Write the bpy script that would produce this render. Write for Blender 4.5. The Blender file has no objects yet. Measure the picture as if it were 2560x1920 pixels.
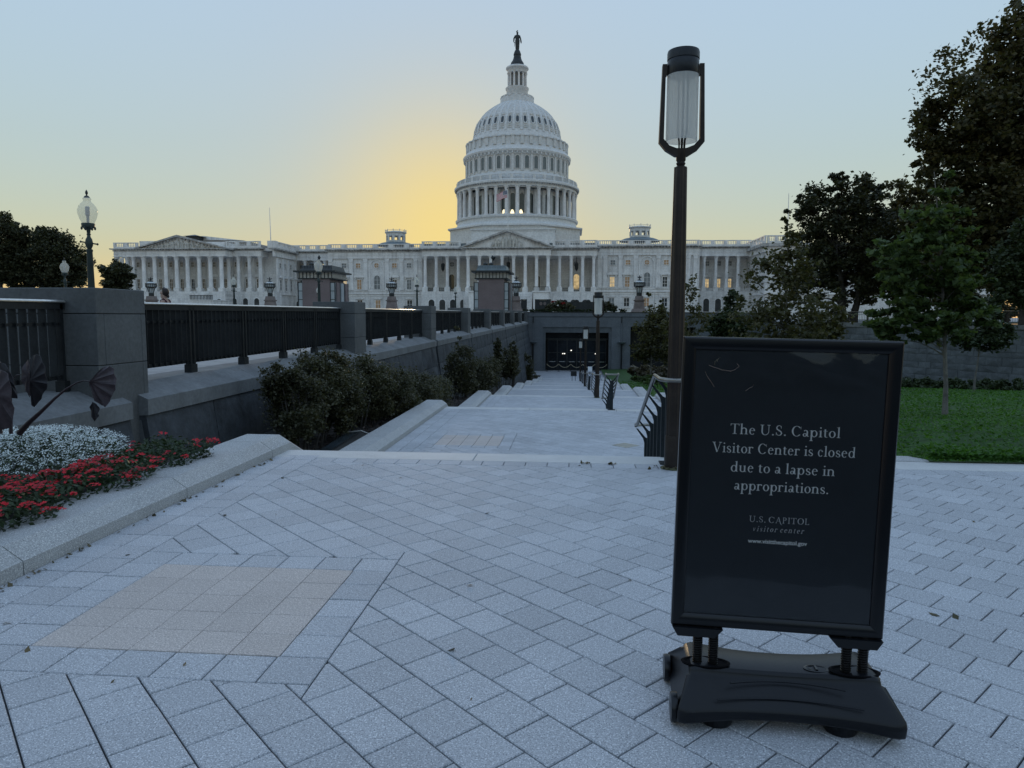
import bpy, bmesh, math, random
import numpy as np
from mathutils import Vector, Matrix
rad = math.radians
S = bpy.context.scene
# ------------------------------------------------------------------ camera
FPX, PITCH, YAW, ROLL, EYE = 1775.0, rad(5.457), rad(4.81), -0.003, 1.5
_fw = Vector((-math.sin(YAW)*math.cos(PITCH), math.cos(YAW)*math.cos(PITCH), -math.sin(PITCH)))
_rt = Vector((math.cos(YAW), math.sin(YAW), 0)); _up = _rt.cross(_fw)
cam = bpy.data.objects.new('camera', bpy.data.cameras.new('camera'))
S.collection.objects.link(cam)
_c, _s = math.cos(ROLL), math.sin(ROLL)
_r2 = _rt*_c - _up*_s; _u2 = _rt*_s + _up*_c
_m = Matrix.Identity(4)
for _i in range(3):
    _m[_i][0], _m[_i][1], _m[_i][2] = _r2[_i], _u2[_i], -_fw[_i]
_m[2][3] = EYE
cam.matrix_world = _m
cam.data.sensor_width = 36; cam.data.lens = FPX/2560*36
cam.data.clip_start = 0.1; cam.data.clip_end = 9000
S.camera = cam
# survey helpers: a point read in the photo put at its true distance Y along the walk
def _ray(x, y):
    return _fw + _r2*((x-1280)/FPX) - _u2*((y-960)/FPX)
def at(x, y, Y):
    d = _ray(x, y); return Vector((0, 0, EYE)) + d*(Y/d.y)
def ax(x, Y): return at(x, 790, Y).x
def az(y, Y, x=1290): return at(x, y, Y).z
# ------------------------------------------------------------------ sky, sun, exposure
SUN_AZ, SUN_EL = rad(-10.0), rad(7.0); SKY_P, SKY_K = -.93, 3.52      # the sun sets behind the building, left of the dome
W = bpy.data.worlds.new('World'); S.world = W; W.use_nodes = True
nt = W.node_tree; nt.nodes.clear()
out = nt.nodes.new('ShaderNodeOutputWorld'); bg = nt.nodes.new('ShaderNodeBackground')
sky = nt.nodes.new('ShaderNodeTexSky'); sky.sky_type = 'NISHITA'; sky.sun_disc = False
sky.sun_elevation = SUN_EL; sky.sun_rotation = SUN_AZ
sky.air_density = 1.25; sky.dust_density = .08; sky.ozone_density = 1.75; sky.altitude = 0
bg.inputs[1].default_value = 0.15
# the photo is tone-mapped: the sky's range is compressed evenly in every direction, colour kept
_bw = nt.nodes.new('ShaderNodeRGBToBW'); _pw = nt.nodes.new('ShaderNodeMath'); _pw.operation = 'POWER'; _pw.inputs[1].default_value = SKY_P
_ml = nt.nodes.new('ShaderNodeVectorMath'); _ml.operation = 'SCALE'; _k = nt.nodes.new('ShaderNodeMath'); _k.operation = 'MULTIPLY'; _k.inputs[1].default_value = SKY_K
nt.links.new(sky.outputs[0], _bw.inputs[0]); nt.links.new(_bw.outputs[0], _pw.inputs[0]); nt.links.new(_pw.outputs[0], _k.inputs[0])
nt.links.new(sky.outputs[0], _ml.inputs[0]); nt.links.new(_k.outputs[0], _ml.inputs['Scale'])
_tn = nt.nodes.new('ShaderNodeVectorMath'); _tn.operation = 'MULTIPLY'; _tn.inputs[1].default_value = (1.0, .935, .955); _hs = nt.nodes.new('ShaderNodeHueSaturation'); _hs.inputs['Saturation'].default_value = .86
nt.links.new(_ml.outputs[0], _hs.inputs['Color']); nt.links.new(_hs.outputs[0], _tn.inputs[0])
# aureole of the low sun behind the dome
_tc = nt.nodes.new('ShaderNodeTexCoord'); _dt = nt.nodes.new('ShaderNodeVectorMath'); _dt.operation = 'DOT_PRODUCT'
_dt.inputs[1].default_value = (math.sin(SUN_AZ)*math.cos(SUN_EL), math.cos(SUN_AZ)*math.cos(SUN_EL), math.sin(SUN_EL))
_mx = nt.nodes.new('ShaderNodeMath'); _mx.operation = 'MAXIMUM'; _mx.inputs[1].default_value = 0
_gp = nt.nodes.new('ShaderNodeMath'); _gp.operation = 'POWER'; _gp.inputs[1].default_value = 110
_gk = nt.nodes.new('ShaderNodeMath'); _gk.operation = 'MULTIPLY'; _gk.inputs[1].default_value = .7
_gm = nt.nodes.new('ShaderNodeMix'); _gm.data_type = 'RGBA'; _gm.inputs[7].default_value = (6.4, 4.75, 1.35, 1)
nt.links.new(_tc.outputs['Generated'], _dt.inputs[0]); nt.links.new(_dt.outputs['Value'], _mx.inputs[0]); nt.links.new(_mx.outputs[0], _gp.inputs[0]); nt.links.new(_gp.outputs[0], _gk.inputs[0])
nt.links.new(_gk.outputs[0], _gm.inputs[0]); nt.links.new(_tn.outputs[0], _gm.inputs[6]); nt.links.new(_gm.outputs[2], bg.inputs[0]); nt.links.new(bg.outputs[0], out.inputs[0])
sl = bpy.data.lights.new('sun', 'SUN'); sl.energy = 0.4; sl.angle = rad(0.6); sl.color = (1, .72, .42)
sun = bpy.data.objects.new('sun', sl); S.collection.objects.link(sun)
_d = Vector((math.sin(SUN_AZ)*math.cos(SUN_EL), math.cos(SUN_AZ)*math.cos(SUN_EL), math.sin(SUN_EL)))
sun.rotation_euler = _d.to_track_quat('Z', 'Y').to_euler(); sun.location = (0, 0, 60)
vs = S.view_settings
vs.view_transform = 'Standard'; vs.look = 'None'; vs.exposure = 0.06; vs.gamma = 1; vs.use_curve_mapping = False
# ------------------------------------------------------------------ helpers
RNG = np.random.default_rng(7); R = random.Random(7)
def lnk(o): S.collection.objects.link(o); return o
class MB:
    def __init__(s): s.v = []; s.f = []
    def add(s, vs, fs):
        n = len(s.v); s.v += [tuple(p) for p in vs]; s.f += [tuple(i+n for i in f) for f in fs]; return s
    def box(s, x0, x1, y0, y1, z0, z1):
        return s.add([(x0,y0,z0),(x1,y0,z0),(x1,y1,z0),(x0,y1,z0),(x0,y0,z1),(x1,y0,z1),(x1,y1,z1),(x0,y1,z1)],
                     [(0,3,2,1),(4,5,6,7),(0,1,5,4),(1,2,6,5),(2,3,7,6),(3,0,4,7)])
    def bbox(s, x0, x1, y0, y1, z0, z1, b=.01):
        # box with chamfered edges
        V=[];F=[]
        xs=(x0,x1); ys=(y0,y1); zs=(z0,z1); idx={}
        for i in (0,1):
            for j in (0,1):
                for k in (0,1):
                    sx,sy,sz=(1-2*i),(1-2*j),(1-2*k)
                    for a in range(3):
                        p=[xs[i]+sx*b,ys[j]+sy*b,zs[k]+sz*b]; p[a]=(xs[i],ys[j],zs[k])[a]
                        idx[i,j,k,a]=len(V); V.append(tuple(p))
        for a in range(3):
            o1,o2=[(1,2),(2,0),(0,1)][a]
            for e in (0,1):
                q=[]
                for (u,w) in ((0,0),(1,0),(1,1),(0,1)):
                    k=[0,0,0]; k[a]=e; k[o1]=u; k[o2]=w; q.append(idx[k[0],k[1],k[2],a])
                F.append(tuple(q if e else q[::-1]))
        for a in range(3):
            o1,o2=[(1,2),(2,0),(0,1)][a]
            for u in (0,1):
                for w in (0,1):
                    k0=[0,0,0]; k0[o1]=u; k0[o2]=w; k1=list(k0); k1[a]=1
                    F.append((idx[(*k0,o1)],idx[(*k1,o1)],idx[(*k1,o2)],idx[(*k0,o2)]))
        for i in (0,1):
            for j in (0,1):
                for k in (0,1): F.append((idx[i,j,k,0],idx[i,j,k,1],idx[i,j,k,2]))
        return s.add(V,F)
    def prism(s, pts, d0, d1, ax='y'):
        # closed outline pts (a,b) pushed from d0 to d1 along an axis
        mp={'x':lambda a,b,d:(d,a,b),'y':lambda a,b,d:(a,d,b),'z':lambda a,b,d:(a,b,d)}[ax]
        n=len(pts); V=[mp(a,b,d0) for a,b in pts]+[mp(a,b,d1) for a,b in pts]
        F=[tuple(range(n)),tuple(range(2*n-1,n-1,-1))]+[(i,i+n,(i+1)%n+n,(i+1)%n) for i in range(n)]
        return s.add(V,F)
    def lathe(s, prof, n=16, c=(0,0,0), a0=0, cap=True):
        V=[];F=[]
        for r,z in prof:
            for i in range(n):
                t=a0+2*math.pi*i/n; V.append((c[0]+r*math.cos(t),c[1]+r*math.sin(t),c[2]+z))
        for j in range(len(prof)-1):
            for i in range(n):
                k=(i+1)%n; F.append((j*n+i,j*n+k,(j+1)*n+k,(j+1)*n+i))
        if cap:
            F.append(tuple(range(n-1,-1,-1))); F.append(tuple((len(prof)-1)*n+i for i in range(n)))
        return s.add(V,F)
    def tube(s, path, r, n=6):
        P=[Vector(p) for p in path]; V=[];F=[]; m=len(P)
        rr=r if isinstance(r,(list,tuple)) else [r]*m
        ref=None
        for i,p in enumerate(P):
            d=(P[min(i+1,m-1)]-P[max(i-1,0)]).normalized()
            if ref is None: ref=d.orthogonal().normalized()
            a=(ref-d*ref.dot(d)); a=a.normalized() if a.length>1e-6 else d.orthogonal().normalized(); ref=a
            b=d.cross(a)
            for k in range(n):
                t=2*math.pi*k/n; V.append(p+(a*math.cos(t)+b*math.sin(t))*rr[i])
        for j in range(m-1):
            for k in range(n):
                q=(k+1)%n; F.append((j*n+k,j*n+q,(j+1)*n+q,(j+1)*n+k))
        F.append(tuple(range(n-1,-1,-1))); F.append(tuple((m-1)*n+k for k in range(n)))
        return s.add(V,F)
    def quad(s,a,b,c,d): return s.add([a,b,c,d],[(0,1,2,3)])
    def xf(s, M):
        s.v=[tuple(M@Vector(p)) for p in s.v]; return s
    def mesh(s, name, mat, org=None, smooth=True):
        me=bpy.data.meshes.new(name)
        v=s.v if org is None else [(p[0]-org[0],p[1]-org[1],p[2]-org[2]) for p in s.v]
        me.from_pydata(v,[],s.f); me.update()
        if mat: me.materials.append(mat)
        if smooth:
            me.polygons.foreach_set('use_smooth',[True]*len(me.polygons)); me.set_sharp_from_angle(angle=rad(38))
        return me
ORG={}
def tag(o,label=None,cat=None,group=None,kind=None):
    if label: o['label']=label
    if cat: o['category']=cat
    if group: o['group']=group
    if kind: o['kind']=kind
    return o
def thing(name,label,cat,loc=(0,0,0),rotz=0,group=None,kind=None):
    o=lnk(bpy.data.objects.new(name,None)); o.location=loc; o.rotation_euler=(0,0,rotz); o.empty_display_size=.2
    ORG[o.name]=tuple(loc); return tag(o,label,cat,group,kind)
def top(o):
    while o.parent: o=o.parent
    return o
def part(parent,name,mb,mat,world=False,smooth=True,label=None,kind=None):
    org=ORG.get(top(parent).name) if world else None
    me=mb if isinstance(mb,bpy.types.Mesh) else mb.mesh(name,mat,org,smooth)
    o=lnk(bpy.data.objects.new(name,me)); o.parent=parent
    if label: o['label']=label
    if kind: o['kind']=kind
    return o
def inst(parent,name,me,loc,rot=(0,0,0),scale=None):
    o=lnk(bpy.data.objects.new(name,me)); o.parent=parent; o.location=loc; o.rotation_euler=rot
    if scale: o.scale=scale
    return o
def solo(name,mb,mat,label=None,cat=None,group=None,kind=None,smooth=True,loc=None):
    me=mb if isinstance(mb,bpy.types.Mesh) else mb.mesh(name,mat,loc,smooth)
    o=lnk(bpy.data.objects.new(name,me))
    if loc: o.location=loc
    ORG[o.name]=tuple(loc) if loc else (0,0,0)
    return tag(o,label,cat,group,kind)
def dup(root,loc,rotz=None,label=None,scale=None):
    def cp(o,par):
        c=o.copy(); lnk(c)
        if par: c.parent=par
        for ch in o.children: cp(ch,c)
        return c
    r=cp(root,None); r.location=loc; ORG[r.name]=tuple(loc)
    if rotz is not None: r.rotation_euler=(0,0,rotz)
    if label: r['label']=label
    if scale: r.scale=(scale,)*3
    return r
# ------------------------------------------------------------------ materials
def _nodes(name):
    m=bpy.data.materials.new(name); m.use_nodes=True; t=m.node_tree; t.nodes.clear()
    o=t.nodes.new('ShaderNodeOutputMaterial'); return m,t,o
def _n(t,typ,**k):
    n=t.nodes.new(typ)
    for a,b in k.items():
        if a.startswith('i_'):
            key=a[2:]; n.inputs[int(key) if key.isdigit() else key].default_value=b
        else: setattr(n,a,b)
    return n
def _mix(t,fac,a,b,mode='MIX'):
    n=t.nodes.new('ShaderNodeMix'); n.data_type='RGBA'; n.blend_type=mode
    for s_,v in ((n.inputs[0],fac),(n.inputs[6],a),(n.inputs[7],b)):
        if isinstance(v,bpy.types.NodeSocket): t.links.new(v,s_)
        elif isinstance(v,(int,float)): s_.default_value=v
        else: s_.default_value=(*v,1)
    return n.outputs[2]
def _ramp(t,src,p0,p1,c0=(0,0,0),c1=(1,1,1)):
    n=t.nodes.new('ShaderNodeValToRGB'); e=n.color_ramp.elements
    e[0].position=p0; e[1].position=p1; e[0].color=(*c0,1); e[1].color=(*c1,1); t.links.new(src,n.inputs[0]); return n.outputs[0]
def _noise(t,vec,scale,detail=4,rough=.6):
    n=_n(t,'ShaderNodeTexNoise'); n.inputs['Scale'].default_value=scale; n.inputs['Detail'].default_value=detail
    n.inputs['Roughness'].default_value=rough
    if vec: t.links.new(vec,n.inputs['Vector'])
    return n.outputs['Fac']
def mat(name,col,rough=.7,metal=0,var=.18,scale=1.5,fine=40,speck=None,bump=0,bscale=60,spec=.4,streak=0,joint=None,isl=0,coat=0):
    """speck=(scale,light,dark,amount); streak=vertical weathering; joint=(w,h,mortar,depth,rot,plane)"""
    m,t,o=_nodes(name)
    p=_n(t,'ShaderNodeBsdfPrincipled'); p.inputs['Roughness'].default_value=rough; p.inputs['Metallic'].default_value=metal
    p.inputs['Specular IOR Level'].default_value=spec; p.inputs['Coat Weight'].default_value=coat
    g=_n(t,'ShaderNodeNewGeometry'); pos=g.outputs['Position']
    n1=_noise(t,pos,scale,5); 
    c=_mix(t,_ramp(t,n1,.3,.7),[x*(1-var) for x in col],[min(1,x*(1+var)) for x in col])
    if fine:
        n2=_noise(t,pos,fine,3); c=_mix(t,_ramp(t,n2,.3,.72),c,_mix(t,1.0,c,(.72,.72,.72),'MULTIPLY'))
    if streak:
        mp=_n(t,'ShaderNodeMapping'); mp.inputs['Scale'].default_value=(1.3,1.3,.12); t.links.new(pos,mp.inputs[0])
        n3=_noise(t,mp.outputs[0],1.0,6,.65); c=_mix(t,_ramp(t,n3,.5,.78,(0,0,0),(streak,)*3),c,_mix(t,1.0,c,(.5,.48,.46),'MULTIPLY'))
    if speck:
        n4=_noise(t,pos,speck[0],2,.5)
        c=_mix(t,_ramp(t,n4,.56,.62,(0,0,0),(speck[3],)*3),c,speck[1]); 
        n5=_noise(t,pos,speck[0]*1.37,2,.5)
        c=_mix(t,_ramp(t,n5,.57,.63,(0,0,0),(speck[3],)*3),c,speck[2])
    if isl:
        oi=_n(t,'ShaderNodeObjectInfo'); ad=_n(t,'ShaderNodeMath',operation='ADD'); t.links.new(oi.outputs['Random'],ad.inputs[0]); t.links.new(g.outputs['Random Per Island'],ad.inputs[1])
        fr=_n(t,'ShaderNodeMath',operation='FRACT'); t.links.new(ad.outputs[0],fr.inputs[0])
        c=_mix(t,1.0,c,_ramp(t,fr.outputs[0],0,1,(1-isl,)*3,(1+isl*.6,)*3),'MULTIPLY')
    hgt=None
    if joint:
        w,h,mor,dep,rot,plane=joint
        mp=_n(t,'ShaderNodeMapping'); t.links.new(pos,mp.inputs[0])
        if plane=='xz': mp.inputs['Rotation'].default_value=(rad(-90),0,0)
        elif plane=='yz': mp.inputs['Rotation'].default_value=(rad(-90),0,rad(-90))
        else: mp.inputs['Rotation'].default_value=(0,0,rot)
        b=_n(t,'ShaderNodeTexBrick'); b.inputs['Scale'].default_value=1; b.inputs['Brick Width'].default_value=w; b.inputs['Row Height'].default_value=h
        b.inputs['Mortar Size'].default_value=mor; b.inputs['Mortar Smooth'].default_value=.2
        b.inputs['Color1'].default_value=(.9,.9,.9,1); b.inputs['Color2'].default_value=(1,1,1,1); b.inputs['Mortar'].default_value=(dep,dep,dep,1)
        t.links.new(mp.outputs[0],b.inputs['Vector']); c=_mix(t,1.0,c,b.outputs['Color'],'MULTIPLY')
    t.links.new(c,p.inputs['Base Color'])
    if bump:
        bp=_n(t,'ShaderNodeBump'); bp.inputs['Strength'].default_value=bump; bp.inputs['Distance'].default_value=.02
        t.links.new(_noise(t,pos,bscale,5,.65),bp.inputs['Height']); t.links.new(bp.outputs[0],p.inputs['Normal'])
    t.links.new(p.outputs[0],o.inputs[0]); return m
def leafmat(name,c1,c2,tr=.3,rough=.55):
    m,t,o=_nodes(name); g=_n(t,'ShaderNodeNewGeometry')
    c=_mix(t,g.outputs['Random Per Island'],c1,c2)
    c=_mix(t,_ramp(t,_noise(t,g.outputs['Position'],.9,3),.3,.7),_mix(t,1.0,c,(.6,.6,.6),'MULTIPLY'),c)
    p=_n(t,'ShaderNodeBsdfPrincipled'); p.inputs['Roughness'].default_value=rough; p.inputs['Specular IOR Level'].default_value=.3
    t.links.new(c,p.inputs['Base Color'])
    q=_n(t,'ShaderNodeBsdfTranslucent'); t.links.new(_mix(t,1.0,c,(1.3,1.25,.6),'MULTIPLY'),q.inputs[0])
    x=_n(t,'ShaderNodeMixShader'); x.inputs[0].default_value=tr
    t.links.new(p.outputs[0],x.inputs[1]); t.links.new(q.outputs[0],x.inputs[2]); t.links.new(x.outputs[0],o.inputs[0]); return m
def emit(name,col,st,base=None):
    m,t,o=_nodes(name); p=_n(t,'ShaderNodeBsdfPrincipled'); p.inputs['Base Color'].default_value=(*(base or col),1); p.inputs['Roughness'].default_value=.2
    g=_n(t,'ShaderNodeNewGeometry')
    c=_mix(t,_ramp(t,_noise(t,g.outputs['Position'],1.2,3),.35,.65),[x*.45 for x in col],col)
    t.links.new(c,p.inputs['Emission Color']); p.inputs['Emission Strength'].default_value=st
    t.links.new(p.outputs[0],o.inputs[0]); return m
def glassy(name,col=(.9,.92,.9),transp=.55,rough=.25):
    # frosted lamp glass: part clear, part scattering
    m,t,o=_nodes(name); a=_n(t,'ShaderNodeBsdfTransparent'); a.inputs[0].default_value=(*col,1)
    b=_n(t,'ShaderNodeBsdfTranslucent'); b.inputs[0].default_value=(*col,1)
    p=_n(t,'ShaderNodeBsdfPrincipled'); p.inputs['Base Color'].default_value=(*[x*.8 for x in col],1); p.inputs['Roughness'].default_value=rough
    x=_n(t,'ShaderNodeMixShader'); x.inputs[0].default_value=.45; y=_n(t,'ShaderNodeMixShader'); y.inputs[0].default_value=transp
    t.links.new(b.outputs[0],x.inputs[1]); t.links.new(p.outputs[0],x.inputs[2]); t.links.new(x.outputs[0],y.inputs[1]); t.links.new(a.outputs[0],y.inputs[2])
    t.links.new(y.outputs[0],o.inputs[0]); return m
MARBLE=mat('marble',(.77,.76,.74),.6,var=.14,scale=.35,fine=3,streak=.8,joint=(2.2,.62,.014,.7,0,'xz'))
MARBLEP=mat('marble_trim',(.80,.79,.77),.6,var=.16,scale=.5,fine=4,streak=.7)
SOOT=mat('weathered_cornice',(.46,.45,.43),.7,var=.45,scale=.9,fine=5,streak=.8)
RELIEF=mat('carved_relief',(.58,.56,.51),.7,var=.3,scale=1.2)
IRONW=mat('painted_iron',(.70,.71,.70),.45,var=.06,scale=.4,fine=2,streak=.15)
BRONZE=mat('dark_bronze',(.035,.04,.042),.5,metal=.3,var=.3,scale=2)
ROOFM=mat('roof_metal',(.16,.2,.22),.5,var=.2)
GLASSD=mat('window_glass',(.035,.045,.05),.12,var=.5,scale=.6,fine=0,spec=.6)
GLASSB=mat('window_blind',(.17,.185,.19),.3,var=.25,scale=.8,fine=0)
WARM=emit('lit_window',(1,.72,.34),.55,(.3,.25,.18)); WARM2=emit('lit_window_dim',(.75,.48,.25),.10,(.2,.15,.1)); BRIGHT=emit('painted_sunset_glow',(1,.85,.55),1.5)  # BRIGHT: sunset sky through the drum, painted as a glow
STEP=mat('step_granite',(.62,.62,.61),.75,var=.1,scale=3,fine=90,speck=(130,(.62,.62,.6),(.2,.2,.2),.5))
KERB=mat('kerb_granite',(.45,.455,.455),.8,var=.08,scale=3,fine=90,speck=(120,(.75,.75,.74),(.14,.14,.15),.75),bump=.25,bscale=260)
PAVE=mat('paver_granite',(.50,.515,.545),.8,var=.10,scale=.8,fine=70,speck=(135,(.74,.755,.78),(.17,.18,.20),.85),bump=.3,bscale=230,isl=.10)
PAVEB=mat('paver_buff_granite',(.57,.515,.485),.8,var=.06,scale=2.2,fine=70,speck=(135,(.80,.73,.67),(.25,.21,.19),.8),bump=.3,bscale=230,isl=.06)
PAVEF=mat('paver_granite_far',(.50,.515,.545),.8,var=.1,scale=1.2,fine=60,speck=(120,(.42,.45,.48),(.12,.13,.15),.5),joint=(.228,.221,.008,.45,rad(45),'xy'))
MORT=mat('joint_sand',(.05,.052,.055),.95,fine=60)
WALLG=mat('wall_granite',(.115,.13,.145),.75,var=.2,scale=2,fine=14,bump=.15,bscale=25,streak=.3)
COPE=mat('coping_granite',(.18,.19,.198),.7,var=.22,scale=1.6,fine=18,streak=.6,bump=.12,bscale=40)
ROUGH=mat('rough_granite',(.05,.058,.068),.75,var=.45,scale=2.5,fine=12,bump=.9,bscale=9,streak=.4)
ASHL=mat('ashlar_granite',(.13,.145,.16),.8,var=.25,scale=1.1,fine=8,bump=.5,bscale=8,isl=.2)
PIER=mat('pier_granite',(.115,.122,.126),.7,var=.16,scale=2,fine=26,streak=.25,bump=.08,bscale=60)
FACAD=mat('facade_granite',(.15,.168,.19),.7,var=.14,scale=.8,fine=6,streak=.3,joint=(2.4,1.1,.012,.85,0,'xz'))
BLACKM=mat('fence_metal',(.032,.036,.04),.42,metal=.5,var=.25,scale=3,fine=25)
RAILM=mat('rail_sky_sheen',(.72,.71,.68),.3,metal=.85,var=.08,scale=4,fine=20)  # top of the bronze rail; sky reflection put into a pale colour
LAMPM=mat('lamp_bronze',(.034,.026,.022),.45,metal=.4,var=.3,scale=3,fine=20)
GREENM=mat('green_lamp_iron',(.035,.05,.047),.5,metal=.3,var=.25,scale=3)
SOIL=mat('mulch',(.035,.03,.027),.95,var=.5,scale=6,fine=35,bump=1,bscale=30)
PLAZA=mat('plaza_paving',(.36,.36,.36),.8,var=.12,scale=.3,fine=5)
GRASSB=mat('lawn_soil',(.035,.085,.018),.95,var=.4,scale=2,fine=12)
BARK=mat('bark',(.05,.045,.04),.9,var=.4,scale=6,fine=30,bump=.6,bscale=20); BARKL=mat('pale_bark',(.17,.16,.145),.9,var=.3,scale=6,fine=30,bump=.4,bscale=20)
FROST=glassy('frosted_glass',(.97,.97,.95),.42); GLOBE=glassy('lamp_globe',(.95,.95,.9),.66,.1)
PINKS=mat('pink_granite',(.20,.155,.155),.6,var=.12,scale=.8,fine=10,joint=(3.2,1.3,.012,.8,0,'xz')); PEDG=mat('pedestal_granite',(.21,.17,.155),.7,var=.25,scale=1.5,fine=10)
WHITEG=mat('pavilion_glass',(.34,.38,.40),.25,var=.1,fine=0)
# ------------------------------------------------------------------ ground, walk, stairs
YB=[7.23,17.25,27.2,37.2,47.2,57.2,67.2,77.2]; ZB=[0,-.785,-1.58,-2.35,-3.13,-3.88,-4.62,-5.3]; ZC=-5.42; YF=90.0
XL,XR,ND,TD=-3.15,3.22,.38,.38
def yl(k):                         # where landing k begins
    return -12. if k==0 else YB[k-1]+ND+(TD*4 if k<8 else 0)
def plz(Y): return .50+.0037*Y     # level of the upper plaza
# plaza and far ground: everything round the sunken walk
g=MB()
NX=[-6.2]; 
g.quad((-6.2,-60,.28),(-900,-60,.28),(-900,92,plz(92)),(-6.2,92,plz(92))); g.quad((-6.2,-900,.2),(-900,-900,.2),(-900,-60,.28),(-6.2,-60,.28))
solo('plaza_ground',g,PLAZA,kind='structure')
g=MB(); g.quad((-900,91.2,.836),(900,91.2,.836),(900,4000,1.0),(-900,4000,1.0)); solo('ground',g,PLAZA,kind='structure')
RW=[(24,91),(25.2,82),(27.4,74),(31.5,66),(37,57),(44,44),(50,30),(53,14),(54,-12),(54,-900)]   # right retaining wall line
g=MB()
for (a,b),(c,d) in zip(RW,RW[1:]): g.quad((a+.5,b,1.0),(900,b,1.0),(900,d,1.0),(c+.5,d,1.0))
solo('terrace_ground',g,mat('terrace_grass',(.03,.04,.02),.95,var=.3,scale=.4,fine=8),kind='structure')
# near paved forecourt (bedding under the stones), and to the right of the kerb line
BED=MB(); BED.box(XL-.3,60,-12,YB[0]+.02,-.4,-.011); BED.quad((XL-.3,-900,-.011),(60,-900,-.011),(60,-12.002,-.011),(XL-.3,-12.002,-.011)); BED.quad((-6.3,-900,.1),(XL-.3,-900,.1),(XL-.3,-4.2,.1),(-6.3,-4.2,.1)); solo('forecourt',BED,MORT,kind='structure'); FORE=bpy.data.objects['forecourt']
# --- stone setts of the near landing, cut to shape by hand
def clip(poly,a,b,c):              # keep a*x+b*y<=c
    o=[]
    for i,p in enumerate(poly):
        q=poly[(i+1)%len(poly)]; dp=a*p[0]+b*p[1]-c; dq=a*q[0]+b*q[1]-c
        if dp<=0: o.append(p)
        if (dp<0<dq) or (dq<0<dp):
            t=dp/(dp-dq); o.append((p[0]+(q[0]-p[0])*t,p[1]+(q[1]-p[1])*t))
    return o
def area(P): return abs(sum(P[i][0]*P[(i+1)%len(P)][1]-P[(i+1)%len(P)][0]*P[i][1] for i in range(len(P))))/2
def rclip(P,x0,x1,y0,y1):
    for a,b,c in ((-1,0,-x0),(1,0,x1),(0,-1,-y0),(0,1,y1)):
        if len(P)>2: P=clip(P,a,b,c)
    return P
def inset(P,d):
    n=len(P); cx=sum(p[0] for p in P)/n; cy=sum(p[1] for p in P)/n; Q=[]
    for i in range(n):
        a,b,c=Vector(P[i-1]),Vector(P[i]),Vector(P[(i+1)%n]); e=(b-a); f=(c-b)
        if e.length<1e-4 or f.length<1e-4: return None
        e.normalize(); f.normalize()
        n1=Vector((-e.y,e.x)); n2=Vector((-f.y,f.x))
        if n1.dot(Vector((cx,cy))-b)<0: n1=-n1
        if n2.dot(Vector((cx,cy))-b)<0: n2=-n2
        k=n1+n2; l=k.length
        if l<.5: return None
        k/=l; q=b+k*min(d/max(k.dot(n1),.35),d*2.5); Q.append((q.x,q.y))
    return Q
def sett(mb,P,z,j=.0034,b=.0035,th=.02):
    if len(P)<3 or area(P)<.0012: return False
    A=inset(P,j); B=A and inset(A,b)
    if not B: return False
    n=len(P); tx,ty=R.uniform(-.004,.004),R.uniform(-.004,.004); cx=sum(p[0] for p in P)/n; cy=sum(p[1] for p in P)/n
    h=lambda p,dz:(p[0],p[1],z+dz+(p[0]-cx)*tx+(p[1]-cy)*ty)
    V=[h(p,0) for p in B]+[h(p,-b) for p in A]+[(p[0],p[1],z-th) for p in A]
    F=[tuple(range(n))]+[(i+n,(i+1)%n+n,(i+1)%n,i) for i in range(n)]+[(i+2*n,(i+1)%n+2*n,(i+1)%n+n,i+n) for i in range(n)]
    if sum(P[i][0]*P[(i+1)%n][1]-P[(i+1)%n][0]*P[i][1] for i in range(n))<0: F=[f[::-1] for f in F]
    mb.add(V,F); return True
CW,CL=.2205,.228
def field(x0,x1,y0,y1,ang=rad(-44.2),off=(0,0),holes=()):
    out=[]; u=(math.cos(ang),math.sin(ang)); v=(-u[1],u[0]); ext=max(abs(x0),abs(x1))+max(abs(y0),abs(y1))+2
    n=int(ext/CW)+2
    for r in range(-n,n):
        for c in range(-n,n):
            a=c*CL+(r%2)*CL/2+off[0]; b=r*CW+off[1]
            P=[(u[0]*s+v[0]*t,u[1]*s+v[1]*t) for s,t in ((a,b),(a+CL,b),(a+CL,b+CW),(a,b+CW))]
            if max(p[0] for p in P)<x0 or min(p[0] for p in P)>x1 or max(p[1] for p in P)<y0 or min(p[1] for p in P)>y1: continue
            Q=[rclip(P,x0,x1,y0,y1)]
            for hx0,hx1,hy0,hy1 in holes:
                N=[]
                for q in Q:
                    if len(q)<3: continue
                    if max(p[0] for p in q)<=hx0 or min(p[0] for p in q)>=hx1 or max(p[1] for p in q)<=hy0 or min(p[1] for p in q)>=hy1: N.append(q); continue
                    N.append(clip(q,1,0,hx0)); N.append(clip(q,-1,0,-hx1)); m=clip(clip(q,-1,0,-hx0),1,0,hx1)
                    if len(m)>2: N.append(clip(m,0,1,hy0)); N.append(clip(m,0,-1,-hy1))
                Q=N
            out+=[q for q in Q if len(q)>2 and area(q)>.0015]
    return out
def rects(x0,x1,y0,y1,nx,ny,stag=False):
    o=[]
    for j in range(ny):
        for i in range(nx):
            a=x0+(x1-x0)*i/nx; b=x0+(x1-x0)*(i+1)/nx; c=y0+(y1-y0)*j/ny; d=y0+(y1-y0)*(j+1)/ny; o.append([(a,c),(b,c),(b,d),(a,d)])
    return o
PX0,PX1,PY0,PY1=-2.445,-1.275,2.915,3.985      # buff panel
setts=field(XL+.47,9.5,1.2,YB[0]-.215,off=(.1,.02),holes=[(XL,PX1+.225,PY0-.225,PY1+.21)])
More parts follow.
